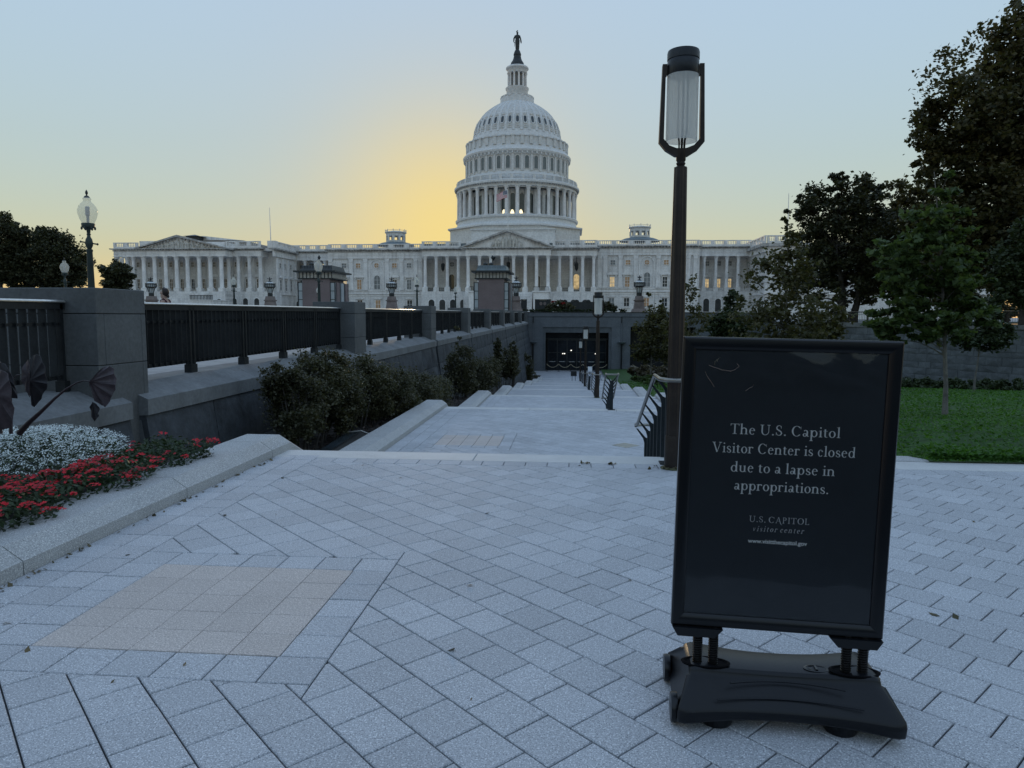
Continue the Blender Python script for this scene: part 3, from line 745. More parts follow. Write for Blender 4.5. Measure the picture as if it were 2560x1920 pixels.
m=MB(); B(m,1166,1202,601,618,YP+3,YC+6); B(m,1338,1372,599,617,YP+3,YC+6); part(cap,'attic_block',m,MARBLEP,world=True,smooth=False)
pediment(1156,1380,1268.5,618,574,YP,190,[(-.33,.5),(-.26,.8),(-.19,.7),(-.1,.95),(-.02,.92),(.06,.9),(.13,.75),(.2,.9),(.3,.5)])
m=MB(); m.box(ax(1055,YC),ax(1492,YC),YC+.6,196,az(619,190)-.6,az(617,190)); part(cap,'roof',m,ROOFM,world=True,smooth=False)
arches([1079,1106,1132.5,1158],749,775,15,YC-1)
arches([1404,1433,1462],749,775,15,YC-1)
for px in (1131,1438): # big lit doors and lanterns behind the columns
    wpx(px-1 if px<1200 else px+2,685.5,723,13.5,190,kind='arch',glass=WARM if px>1200 else GLASSD,mull=False)
    wpx(px,654,667,12,190,kind='round',glass=GLASSB)
wpx(1345,690,725,9,190,kind='arch',glass=GLASSD,mull=False); wpx(1227,690,725,10,190,kind='rect',glass=GLASSD)
# stairs with cheek blocks
m=MB(); n=14; xs0,xs1=ax(1206,YP),ax(1332,YP); zt=az(731,YP)
for i in range(n): z1=zt-(zt-zg)*i/n; m.box(xs0,xs1,YP-1-.45*(i+1),YP-1-.45*i+.02,zg,z1)
part(cap,'grand_stair',m,MARBLE,world=True,smooth=False)
for a,b in ((1172,1206),(1332.5,1371)):
    m=MB(); B(m,a,b,730,775,YP-7,YP-1.002); x0,x1=ax(a,YP-7)-.2,ax(b,YP-7)+.2; m.box(x0,x1,YP-7.3,YP-1.1,az(730,YP-7),az(727,YP-7)); part(cap,'cheek_block',m,MARBLEP,world=True,smooth=False)
    m=MB(); z=az(727,YP-7)
    for i in range(13): x=x0+.3+(x1-x0-.6)*i/12; m.box(x-.04,x+.04,YP-7.1,YP-7.02,z,z+.95); 
    m.box(x0+.2,x1-.2,YP-7.15,YP-7,z+.9,z+1.0); part(cap,'iron_railing',m,BRONZE,world=True)
m=MB()
for i in range(len(flankR)): 
    for ps in (flankL,flankR):
        if i<3:
            a,b=ax(ps[i]+5,YC),ax(ps[i+1]-5,YC); z=az(728.5,YC); m.box(a,b,YC-.1,YC,z+.8,z+.9); m.box(a,b,YC-.1,YC,z+.08,z+.16)
            for j in range(8): x=a+(b-a)*(j+.5)/8; m.box(x-.05,x+.05,YC-.08,YC-.02,z,z+.9)
part(cap,'iron_railing',m,BRONZE,world=True)
# hanging lanterns of the portico
for px,py in ((1108,668),(1440,668),(1270.5,665),(1234,641)):
    Y=YC+2; z=az(py,Y); m=MB(); m.lathe([(.05,2.6),(.06,1.1),(.45,.9),(.5,.75),(.42,-.5),(.2,-.8),(.05,-1.1)],8,(ax(px,Y),Y,z)); part(cap,'hanging_lantern',m,BRONZE,world=True)
# ---- the old wings on both sides ----------------------------------------
def oldwing(pl,pr,dx,pil,up,low,rnd,ground,ytop):
    x0,x1=ax(pl,YW),ax(pr,YW); dy=lambda y:y+dx
    wallblk(x0,x1,YW,210,zg,az(dy(629),YW))
    m=MB(); z=az(dy(733),YW); m.box(x0-.15,x1+.15,YW-.28,YW+.01,z-.3,z+.25); m.box(x0-.1,x1+.1,YW-.2,YW+.01,az(dy(728),YW)-.1,az(dy(728),YW)+.1)
    z=az(dy(740),YW); m.box(x0,x1,YW-.12,YW+.01,z-.1,z+.1); part(cap,'belt_course',m,MARBLEP,world=True,smooth=False)
    for p in pil:
        m=MB(); x=ax(p,YW); w=.5; za,zb=az(dy(726),YW),az(dy(645),YW); m.box(x-w,x+w,YW-.22,YW+.01,za,zb-.95); m.box(x-w*1.25,x+w*1.25,YW-.3,YW+.01,za,za+.7)
        m.prism([(x-w,zb-.95),(x+w,zb-.95),(x+w*1.1,zb-.5),(x+w*1.35,zb-.1),(x+w*1.35,zb),(x-w*1.35,zb),(x-w*1.35,zb-.1),(x-w*1.1,zb-.5)],YW-.34,YW+.01); part(cap,'pilaster',m,MARBLEP,world=True,smooth=False)
    entab(pl,pr,YW-.35,YW+2,dy(629),dy(645),dy(621),dy(629)); balus(pl+1,pr-1,YW,0,dy(608),dy(621.5),6)
    m=MB(); m.box(x0,x1,YW+.5,210,az(dy(622),YW)-1,az(dy(620),YW)); part(cap,'roof',m,ROOFM,world=True,smooth=False)
    gl=[GLASSB,WARM2,WARM2,GLASSB,GLASSB,GLASSD]
    for i,p in enumerate(up): wpx(p,dy(657.5),dy(668.5),11.5,YW,glass=[GLASSB,WARM2,WARM2,GLASSB][i%4])
    for i,p in enumerate(low): wpx(p,dy(699),dy(723),11,YW,glass=[WARM,WARM2,GLASSD,GLASSB][i%4],ped='seg')
    wpx(rnd,dy(656),dy(669.5),12,YW,kind='round',glass=WARM2)
    z1=az(dy(645.5),YW); m=MB(); x=ax(rnd,YW); rr=1.95
    pts=[(rr*math.cos(a*math.pi/14),rr*math.sin(a*math.pi/14)) for a in range(15)]; zc=z1-rr-.15
    for i in range(14):
        (a,b),(c,d)=pts[i],pts[i+1]; s=.87; m.add([(x+a,YW-.16,zc+b),(x+c,YW-.16,zc+d),(x+c*s,YW-.16,zc+d*s),(x+a*s,YW-.16,zc+b*s),(x+a,YW,zc+b),(x+c,YW,zc+d),(x+c*s,YW,zc+d*s),(x+a*s,YW,zc+b*s)],[(0,1,2,3),(0,4,5,1),(3,2,6,7)])
    for s in (-1,1): m.box(x+s*rr-.13 if s<0 else x+rr*.87,x-rr*.87 if s<0 else x+rr+.0,YW-.16,YW,az(dy(722),YW),zc)
    part(cap,'arched_panel',m,MARBLEP,world=True,smooth=False)
    wpx(rnd+1,dy(688),dy(723),15,YW,kind='arch',glass=GLASSB)
    for i,p in enumerate(ground): wpx(p,dy(751),dy(771),12.5,YW,glass=[GLASSB,GLASSD,WARM2,GLASSD][i%4],ped='flat')
oldwing(823,1059,0,[829,880.5,916,969.5,1006,1041,1052],[862.7,898,988,1024],[864,900,988,1024],943.5,[863,901,946,1025],608)
oldwing(1489,1745,-6,[1498,1511,1549,1587,1643,1680,1717,1735],[1530,1567.6,1662.5,1699],[1529,1566.5,1660,1698],1614.6,[1528,1565.5,1615,1660],603)
# roof lanterns over the old wings, on shallow domes
for px,yt,hw in ((992,576,24),(1595,568,24.5)):
    Y=200; x=ax(px,Y); s=Y/1783; zb=az(yt+31,Y); t=MB()
    t.lathe([(hw*2.0*s,az(yt+38,Y)),(hw*1.9*s,az(yt+35,Y)),(hw*1.5*s,az(yt+31,Y)),(hw*1.02*s,az(yt+28.5,Y))],24,(x,Y,0)); part(cap,'shallow_dome',t,ROOFM,world=True)
    m=MB(); r=hw*s; z0,z1=az(yt+29,Y),az(yt+5,Y)
    for i in range(10):
        a=2*math.pi*(i+.5)/10; c,s_=math.cos(a),math.sin(a); m.add([(x+(c*u-s_*v)*r,Y+(s_*u+c*v)*r,z) for z in (z0,z1) for u,v in ((.9,-.08),(1,-.12),(1,.12),(.9,.08))],[(0,1,5,4),(1,2,6,5),(2,3,7,6),(3,0,4,7)])
    m.lathe([(r,z0-.1),(r*1.02,z0+.5)],20,(x,Y,0)); m.lathe([(r,z1-.9),(r,z1-.2),(r*1.13,z1),(r*1.13,z1+.25),(r*.5,z1+.6),(.05,z1+.75)],20,(x,Y,0))
    for i in range(10): a=2*math.pi*(i+.5)/10; m.lathe([(.09,z1+.25),(.07,z1+.7),(.13,z1+.85),(.02,z1+1.0)],5,(x+r*1.08*math.cos(a),Y+r*1.08*math.sin(a),0))
    m.lathe([(r*1.08,z1+.62),(r*1.08,z1+.7),(r*1.03,z1+.7),(r*1.03,z1+.62)],20,(x,Y,0),cap=False)
    part(cap,'roof_lantern',m,IRONW,world=True)
# ---- linking corridors ---------------------------------------------------
def link(pl,pr,pc,ytop,ybot,dx,wins,lit):
    Y2=YK+4; x0,x1=ax(pl,YK),ax(pr,YK); wallblk(ax(pl-4,Y2),ax(pr+4,Y2),Y2,205,zg,az(ytop,Y2)); 
    m=MB(); m.box(x0,x1,YK-.7,Y2,zg,az(ybot+8,YK)); part(cap,'podium',m,MARBLE,world=True,smooth=False)
    peds(pc,ybot,ybot+8,YK,.6); cols(pc,ytop,ybot,YK,.46); entab(pl,pr,YK-.3,Y2,ytop-18,ytop,ytop-24,ytop-18); balus(pl,pr,YK,0,ytop-39,ytop-24,4)
    m=MB(); m.box(x0,x1,YK+.5,205,az(ytop-24,YK)-1,az(ytop-24,YK)-.2); part(cap,'roof',m,ROOFM,world=True,smooth=False)
    for i,p in enumerate(wins):
        wpx(p,ytop+13,ytop+24,9,Y2,glass=lit[0]); wpx(p,ybot-22,ybot-1,9.5,Y2,glass=lit[1],ped='tri')
    arches([p+8 for p in pc[:-1]],ytop+104,ytop+136,14,YK-.7)
    m=MB(); a=x0; z0,z1=az(ybot+8,YK),az(ybot+.5,YK)
    m.box(x0,x1,YK-.2,YK+.05,z1-.12,z1)
    for i in range(60): x=x0+(x1-x0)*(i+.5)/60; m.box(x-.06,x+.06,YK-.15,YK,z0,z1-.12)
    part(cap,'balustrade',m,MARBLEP,world=True,smooth=False)
link(722,823,[740.6,765.6,791.6,815.5],649,722,0,[753,778,803],(GLASSD,GLASSD))
link(1745,1872,[1756.6,1786,1813,1841.6],642,720,0,[1764,1793,1820],(GLASSB,WARM))
# ---- the big wing on the left -------------------------------------------
YL,YR_=174.,178.; xs=-76.6
wallblk(ax(292,YR_)+.6,xs,YR_+4,215,zg,az(624,YR_))
m=MB(); m.box(ax(291,YR_),xs+.6,YR_-1,YR_+4.01,zg,az(729,YR_)); m.box(ax(352,YL),ax(570,YL),YL-1,YR_-1.002,zg,az(729,YL)); part(cap,'podium',m,MARBLE,world=True,smooth=False)
wc1=[299.5,324.5,341]; wc2=[365.7,392.4,420,447,474,503,530.6,557.8]; wc3=[576,600,627.5,654.5]
peds(wc1+wc3,721,729,YR_); cols(wc1+wc3,637.5,721,YR_,.5); peds(wc2,721,729,YL); cols(wc2,637,721,YL,.52)
# pilasters and windows on the wall behind
back=YR_+4
for p in range(312,655,27):
    m=MB(); x=ax(p,back); m.box(x-.55,x+.55,back-.25,back+.01,az(727,back),az(641,back)); part(cap,'pilaster',m,MARBLEP,world=True,smooth=False)
for i,p in enumerate(range(325,650,27)):
    wpx(p,653,665,7,back,glass=GLASSD); wpx(p,697,724,8,back,glass=GLASSD if i!=6 else mat_arch,ped='seg' if i>7 else None)
entab(292,657,YR_-.4,back+1,623.5,637.5,616.5,623.5); entab(354,569,YL-.4,YR_-.5,623,637,616.5,623)
balus(292,352,YR_,0,600.5,616.5,2); balus(570,656,YR_,0,598.5,616.5,3)
m=MB(); B(m,357,420,597,616.5,YR_,YR_+6); B(m,500,568,600,616.5,YR_,YR_+6); part(cap,'attic_block',m,MARBLEP,world=True,smooth=False)
pediment(352,571,454,616.5,582,YL,YR_+16,[(-.72,.5),(-.6,.7),(-.48,.6),(-.36,.9),(-.24,.85),(-.12,.95),(0,1),(.1,.9),(.22,.95),(.33,.8),(.45,.7),(.58,.75),(.7,.5)])
m=MB(); xr=xs+.3; m.box(ax(293,YR_)+.5,xr,YR_+.6,214,az(618,YR_)-.5,az(617,YR_)); 
zr=az(591,190); m.add([(ax(470,190),184,az(600,190)),(ax(640,190),184,az(603,190)),(ax(640,190),212,az(603,190)),(ax(470,190),212,az(600,190)),(ax(542,190),184,zr),(ax(542,190),212,zr)],[(0,1,4),(1,2,5,4),(2,3,5),(3,0,4,5)])
m.box(xs-1.2,xs+.95,YR_-.05,YR_+1.6,az(616.5,YR_),az(598,YR_))
part(cap,'roof',m,MARBLEP,world=True,smooth=False)
m=MB(); Y=182; x=ax(495,Y); m.box(x-1.5,x+1.5,Y-1.5,Y+1.5,az(595,Y),az(588,Y)); m.add([(x-2.2,Y-2.2,az(587,Y)),(x+2.2,Y-2.2,az(587,Y)),(x+2.2,Y+2.2,az(587,Y)),(x-2.2,Y+2.2,az(587,Y)),(x,Y,az(581,Y))],[(0,1,4),(1,2,4),(2,3,4),(3,0,4),(3,2,1,0)])
for i in range(6): m.box(x-1.5+i*.6-.05,x-1.5+i*.6+.05,Y-1.55,Y-1.4,az(590,Y),az(587,Y))
part(cap,'roof_vent',m,BRONZE,world=True)
# its side wall facing the centre
xo=xs
zt,zb_=az(623.5,YR_),az(637.5,YR_); zc0,zc1=az(623.5,YR_),az(616.5,YR_)
m=MB(); m.box(xo,xo+.5,YR_+.2,196,zb_,zt); part(cap,'entablature',m,MARBLEP,world=True,smooth=False)
m=MB(); m.box(xo,xo+1.4,YR_-.5,196,zc0+.35,zc1)
for i in range(22): m.box(xo+.4,xo+1.0,YR_+.4+i*.8,YR_+.75+i*.8,zc0+.05,zc0+.35)
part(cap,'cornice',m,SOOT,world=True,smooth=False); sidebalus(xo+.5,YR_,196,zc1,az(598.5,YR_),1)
for i,y in enumerate((182.5,186,189.5,193)):
    zc=az(659,YR_); o=window(xo+.02,az(665,YR_),.95,az(653,YR_)-az(665,YR_),y,glass=GLASSB if i%2 else GLASSD,rot=rad(90)); 
    o.location=L((xo+.06,y,az(665,YR_))); o=window(xo,az(724,YR_),1.1,az(697,YR_)-az(724,YR_),y,glass=GLASSD,ped='tri',rot=rad(90)); o.location=L((xo+.06,y,az(724,YR_)))
    if i<4:
        for yy in (y-1.75,): m=MB(); m.box(xo,xo+.28,yy-.5,yy+.5,az(729,YR_),az(641,YR_)); part(cap,'pilaster',m,MARBLEP,world=True,smooth=False)
m=MB(); m.box(xo,xo+.35,YR_-.8,196,az(733,YR_)-.3,az(729,YR_)); part(cap,'belt_course',m,MARBLEP,world=True,smooth=False)
# its broad stair and terrace arches
m=MB(); n=12; za=az(729,YL); xa,xb=ax(382,YL-6),ax(500,YL-6)
for i in range(n): m.box(xa,xb,YL-1-.55*(i+1),YL-1-.55*i+.02,zg,za-(za-zg)*i/n)
part(cap,'grand_stair',m,MARBLE,world=True,smooth=False)
m=MB(); B(m,476,534,752,775,YL-9,YL-1.01); x0,x1=ax(476,YL-9),ax(534,YL-9); m.box(x0-.2,x1+.2,YL-9.2,YL-1.1,az(752,YL-9),az(750,YL-9)); part(cap,'cheek_block',m,MARBLEP,world=True,smooth=False)
m=MB(); z=az(750,YL-9); m.box(x0,x1,YL-9.1,YL-9,z+.95,z+1.1)
for i in range(16): x=x0+(x1-x0)*(i+.5)/16; m.box(x-.08,x+.08,YL-9.1,YL-9,z,z+.95)
part(cap,'balustrade',m,BRONZE,world=True)
arches([587,615,643],746,775,13,YR_-1); arches([549],748,775,13,YL-1)
# ---- the wing on the right (mostly behind trees) -------------------------
xo2=ax(1872,YK)
wallblk(xo2,xo2+52,YR_,215,zg,az(620,YR_))
m=MB(); zt2=az(612,YR_); m.box(xo2-1.3,xo2+52,YR_-1.2,200,zt2-.7,zt2); part(cap,'cornice',m,SOOT,world=True,smooth=False)
m=MB(); m.box(xo2-.5,xo2+52,YR_-.4,200,az(632,YR_),zt2-.7); part(cap,'entablature',m,MARBLEP,world=True,smooth=False)
sidebalus(xo2-.3,YR_,200,zt2,az(592,YR_),-1); balus(1912,2000,YR_,0,592,612,4)
for i,y in enumerate((181,184.5,188,191.5)):
    for a,b in ((665,650),(722,693)):
        o=window(xo2,az(a,YR_),1.0,az(b,YR_)-az(a,YR_),y,glass=GLASSD,rot=rad(-90)); o.location=L((xo2-.06,y,az(a,YR_)))
m=MB(); m.box(xo2-.3,xo2+52,YR_-.5,198,az(733,YR_)-.3,az(729,YR_)); part(cap,'belt_course',m,MARBLEP,world=True,smooth=False)
# ---- the dome -------------------------------------------------------------
XD=ax(1291,YD); U=YD/1778.; ZD=lambda y:az(y,YD,1291)
dome=thing('dome_tmp',None,None); bpy.data.objects.remove(dome)
def ring(prof,n=72,name='drum',m_=IRONW,parent=cap,cap_=False):
    m=MB(); m.lathe([(r*U,ZD(y)) for r,y in prof],n,(XD,YD,0),cap=cap_); return part(parent,name,m,m_,world=True)
# octagonal skirt
m=MB(); r=168*U; oc=[(XD+r*math.cos(a),YD+r*math.sin(a)) for a in [math.pi/8+i*math.pi/4 for i in range(8)]]
m.prism(oc,ZD(618),ZD(583),'z'); oc2=[(XD+(x-XD)*1.035,YD+(y-YD)*1.035) for x,y in oc]; m.prism(oc2,ZD(583),ZD(579.5),'z'); part(cap,'dome_base',m,IRONW,world=True,smooth=False)
m=MB(); m.box(ax(1180,YD-19.5),ax(1385,YD-19.5),YD-20.6,YD-10,az(612,YD-20),az(575,YD-20)); m.box(ax(1178,YD-19.5),ax(1387,YD-19.5),YD-20.9,YD-10,az(575,YD-20),az(572.5,YD-20)); 
for i in range(60): x=ax(1181,YD-19.5)+(ax(1384,YD-19.5)-ax(1181,YD-19.5))*i/59; m.box(x-.1,x+.1,YD-20.75,YD-20.5,az(579,YD-20),az(576,YD-20))
part(cap,'dome_base',m,IRONW,world=True,smooth=False)
ring([(160,582),(147,570),(146,562),(150,561),(151,557),(148,555),(120,555)],name='dome_plinth')
# peristyle: 36 columns round a windowed drum
rd=120; ring([(rd,556),(rd,492)],name='drum')
h=ZD(490)-ZD(556); me=column_mesh(h,.52,12)
wz0,wz1=ZD(549),ZD(503)
for i in range(36):
    a=2*math.pi*(i+.5)/36; o=inst(cap,'peristyle_column',me,L((XD+143*U*math.cos(a),YD+143*U*math.sin(a),ZD(556))),(0,0,a))
    a2=2*math.pi*i/36
    if math.sin(a2)<.45:
        w=window(0,0,1.35,wz1-wz0,0,kind='arch',glass=GLASSD,rot=a2+math.pi/2,mull=False); w.location=L((XD+(rd+.2)*U*math.cos(a2),YD+(rd+.2)*U*math.sin(a2),wz0))
m=MB()
for i in range(36):
    a=2*math.pi*(i+.5)/36; c,s_=math.cos(a),math.sin(a); q=lambda u,v:(XD+c*u-s_*v,YD+s_*u+c*v)
    P=[q(rd*U-.1,-.5),q(rd*U+.6,-.42),q(rd*U+.6,.42),q(rd*U-.1,.5)]; m.prism(P,ZD(556),ZD(493),'z')
part(cap,'drum_pilasters',m,IRONW,world=True,smooth=False)
# glowing panes stand in for sunset sky seen through three drum windows
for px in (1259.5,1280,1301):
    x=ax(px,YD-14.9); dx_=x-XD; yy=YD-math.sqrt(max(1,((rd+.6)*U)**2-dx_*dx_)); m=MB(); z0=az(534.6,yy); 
    m.add([(x+.55*math.cos(t)*(1 if True else 0),yy-.22+.03*abs(math.cos(t)),z0+(1.25*math.sin(t) if 0<t<math.pi else 0)) for t in np.linspace(0,math.pi,11)],[tuple(range(11))]); part(cap,'sunset_glow_pane',m,BRIGHT,world=True,smooth=False)
ring([(140,493),(140,490),(147,489.5),(147,483),(153,481.5),(153,477),(150,475),(146,474),(120,472)],name='peristyle_cornice')
m=MB(); 
for i in range(144):
    a=2*math.pi*i/144; c,s_=math.cos(a),math.sin(a); q=lambda u,v:(XD+c*u-s_*v,YD+s_*u+c*v); m.prism([q(147*U,-.16),q(151.5*U,-.16),q(151.5*U,.16),q(147*U,.16)],ZD(484.5),ZD(481.3),'z')
part(cap,'dentils',m,SOOT,world=True,smooth=False,kind='stuff')
def ringrail(r,y0,y1,n,per,name='ring_balustrade'):
    m=MB(); m.lathe([(r*U,ZD(y0+1)),(r*U,ZD(y0)),((r-2)*U,ZD(y0)),((r-2)*U,ZD(y0+1))],72,(XD,YD,0),cap=False)
    for i in range(n*per):
        a=2*math.pi*i/(n*per); c,s_=math.cos(a),math.sin(a); q=lambda u,v:(XD+c*u-s_*v,YD+s_*u+c*v); w=.42 if i%per==0 else .07
        m.prism([q((r-2)*U,-w),q((r+(1 if i%per==0 else 0))*U,-w),q((r+(1 if i%per==0 else 0))*U,w),q((r-2)*U,w)],ZD(y1),ZD(y0+.6),'z')
    part(cap,name,m,IRONW,world=True,smooth=False)
ringrail(147,463,475,36,8)
# attic drum with arched windows
ring([(146,474.5),(135,462),(128,457),(124,452),(124,413),(126,412),(127,409)],name='attic_drum')
wz0,wz1=ZD(446),ZD(416)
for i in range(36):
    a2=2*math.pi*(i+.5)/36
    if math.sin(a2)<.45:
        w=window(0,0,1.15,wz1-wz0,0,kind='arch',glass=GLASSA,rot=a2+math.pi/2,mull=False); w.location=L((XD+(124.3)*U*math.cos(a2),YD+(124.3)*U*math.sin(a2),wz0))
m=MB()
for i in range(36):
    a=2*math.pi*i/36; c,s_=math.cos(a),math.sin(a); q=lambda u,v:(XD+c*u-s_*v,YD+s_*u+c*v); P=[q(123*U,-.34),q(126*U,-.34),q(126*U,.34),q(123*U,.34)]; m.prism(P,ZD(451),ZD(412),'z')
part(cap,'drum_pilasters',m,IRONW,world=True,smooth=False)
ring([(126,413),(127,409),(131,406),(132,402),(131,400),(126,395),(122,390),(121,384),(121,370),(123,369),(122,366),(114,365)],name='attic_cornice')
m=MB()
for i in range(72):
    a=2*math.pi*i/72; c,s_=math.cos(a),math.sin(a); q=lambda u,v:(XD+c*u-s_*v,YD+s_*u+c*v); m.prism([q(126*U,-.2),q(130.5*U,-.2),q(130.5*U,.2),q(126*U,.2)],ZD(411),ZD(406.5),'z')
for i in range(36):
    a=2*math.pi*i/36; c,s_=math.cos(a),math.sin(a); q=lambda u,v:(XD+c*u-s_*v,YD+s_*u+c*v); m.prism([q(120*U,-.55),q(124.5*U,-.45),q(124.5*U,.45),q(120*U,.55)],ZD(388),ZD(368.5),'z'); m.prism([q(121*U,-.75),q(125.5*U,-.75),q(125.5*U,.75),q(121*U,.75)],ZD(370),ZD(367),'z')
part(cap,'scroll_brackets',m,IRONW,world=True,smooth=False,kind='stuff')
# shell with ribs, horizontal seams and oval windows
PR=[(112,365),(107,352),(105,345),(104,337),(101,327),(97.5,318),(92,307),(85.5,297),(78,288.5),(70,281.5),(60,274),(50,267.5),(41,262.5)]
shell=ring(PR,n=108,name='dome_shell')
def rib_at(a,w,dp):
    m=MB(); c,s_=math.cos(a),math.sin(a); V=[]
    for r,y in PR[1:]:
        for dr,sg in ((-1,-1),(dp,-.8),(dp,.8),(-1,1)):
            ww=w*(.35+.65*r/107)*sg; u=(r+dr)*U; V.append((XD+c*u-s_*ww,YD+s_*u+c*ww,ZD(y)))
    n=len(PR)-1; m.add(V,[(j*4+i,j*4+i+1,(j+1)*4+i+1,(j+1)*4+i) for j in range(n-1) for i in range(3)]); return m
for i in range(36): part(shell,'rib',rib_at(2*math.pi*i/36,.42,1.1),IRONW,world=True,smooth=False)
sm=MB()
for k in range(3,11):
    (r0,y0),(r1,y1)=PR[k],PR[k+1]
    for t in (0,.5):
        r=r0+(r1-r0)*t; y=y0+(y1-y0)*t; sm.lathe([((r+.0)*U,ZD(y+.5)),((r+.45)*U,ZD(y+.3)),((r+.4)*U,ZD(y-.3)),((r-.3)*U,ZD(y-.5))],72,(XD,YD,0),cap=False)
part(shell,'seams',sm,IRONW,world=True,smooth=False)
ov=MB(); pts=[(.42*math.cos(t),.62*math.sin(t)+ (.42 if math.sin(t)>0 else -.42)) for t in np.linspace(0,2*math.pi,17)[:-1]]
ov.add([(x,0,z) for x,z in pts],[tuple(range(16))]); ovm=ov.mesh('oval_window',GLASSD,smooth=False)
fr=MB(); fr.add([(x,-.02,z) for x,z in pts]+[(x*1.45,-.12,z*1.28) for x,z in pts]+[(x*1.6,.1,z*1.36) for x,z in pts],[(i,(i+1)%16,(i+1)%16+16,i+16) for i in range(16)]+[(i+16,(i+1)%16+16,(i+1)%16+32,i+32) for i in range(16)]); frm=fr.mesh('window_surround',IRONW)
for i in range(36):
    a=2*math.pi*(i+.5)/36
    if math.sin(a)<.5:
        r=101.3*U; 
        for nm,mm in (('oval_window',ovm),('window_surround',frm)):
            o=inst(shell,nm,mm,L((XD+r*math.cos(a),YD+r*math.sin(a),ZD(325))),(rad(-19),0,a+math.pi/2))
m=MB()
for i in range(36):
    a=2*math.pi*(i+.5)/36; c,s_=math.cos(a),math.sin(a); q=lambda u,v:(XD+c*u-s_*v,YD+s_*u+c*v)
    for y,rr,w in ((340,104.6,.5),(335.5,104.3,.3),(311,94.6,.45),(345,105.5,.6)): m.prism([q(rr*U-.3,-w),q(rr*U+.16,-w),q(rr*U+.16,w),q(rr*U-.3,w)],ZD(y+1.2),ZD(y-1.2),'z')
part(shell,'ornaments',m,IRONW,world=True,smooth=False)
ring([(42,264),(41,256),(40.5,250),(39,249.5),(26,249)],n=32,name='lantern_platform'); ringrail(40,245,250,16,3,'platform_railing')
ring([(26,249.5),(26,229),(28,226),(28.5,222),(26,221)],n=32,name='lantern_base')
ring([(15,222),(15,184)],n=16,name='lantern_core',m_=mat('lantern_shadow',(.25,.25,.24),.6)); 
me=column_mesh(ZD(184)-ZD(222),.3,10)
for i in range(12):
    a=2*math.pi*(i+.5)/12; inst(cap,'lantern_column',me,L((XD+21.5*U*math.cos(a),YD+21.5*U*math.sin(a),ZD(222))),(0,0,a))
ring([(22,185),(23,179),(25.5,176),(27.5,174),(27.5,171),(25,168.5),(18,167)],n=32,name='lantern_cornice',cap_=True)
ring([(17.5,167.5),(16.5,162),(15,157),(11.5,152),(9.5,146),(8.4,139.5),(9.2,138.5),(9.2,136),(6.5,128),(5,125.5)],n=20,name='lantern_cap',m_=BRONZE,cap_=True)
# robed figure on top, one continuous mesh
m=MB(); zf=ZD(126); hh=ZD(77)-zf
prof=[(.55,0),(.62,.1),(.66,.25),(.72,.4),(.74,.5),(.62,.58),(.78,.68),(.7,.76),(.3,.81),(.2,.83),(.3,.86),(.33,.9),(.24,.935)]
m.lathe([(r*hh/6,u*hh) for r,u in prof],14,(XD,YD,zf)); m.v=[(XD+(x-XD)*1.0,YD+(y-YD)*.75,z) for x,y,z in m.v]
m.tube([(XD-.08,YD,zf+hh*.92),(XD-.2,YD+.1,zf+hh*.97),(XD+.05,YD-.1,zf+hh*1.0),(XD+.25,YD-.1,zf+hh*.97)],[.2,.22,.16,.04],6)
m.tube([(XD-.62,YD,zf+hh*.75),(XD-1.0,YD-.1,zf+hh*.6),(XD-1.05,YD-.2,zf+hh*.45),(XD-.9,YD-.2,zf+hh*.38)],[.22,.24,.16,.1],7)
m.tube([(XD+.62,YD,zf+hh*.75),(XD+.95,YD-.1,zf+hh*.58),(XD+1.1,YD-.2,zf+hh*.42),(XD+1.15,YD-.2,zf+hh*.34)],[.22,.2,.22,.1],7)
m.tube([(XD-.8,YD-.25,zf+hh*.4),(XD-.82,YD-.25,zf+hh*.18)],[.09,.05],5)
part(cap,'robed_statue',m,BRONZE,world=True)
# ---- flags on the roof -----------------------------------------------------
YFp=YP+1
t=thing('flagpole','thin white flagpole above the central pediment','flagpole',(ax(1269.5,YFp),YFp,az(573,YFp)))
m=MB(); x=ax(1269.5,YFp); z1=az(472,YFp,1268); m.tube([(x,YFp,az(574,YFp)),(x-.15,YFp,z1)],[.13,.07],8); part(t,'pole',m,IRONW,world=True)
m=MB(); m.lathe([(.02,-.15),(.15,-.05),(.15,.08),(.02,.18)],8,(x-.15,YFp,z1+.1)); part(t,'finial',m,BRONZE,world=True)
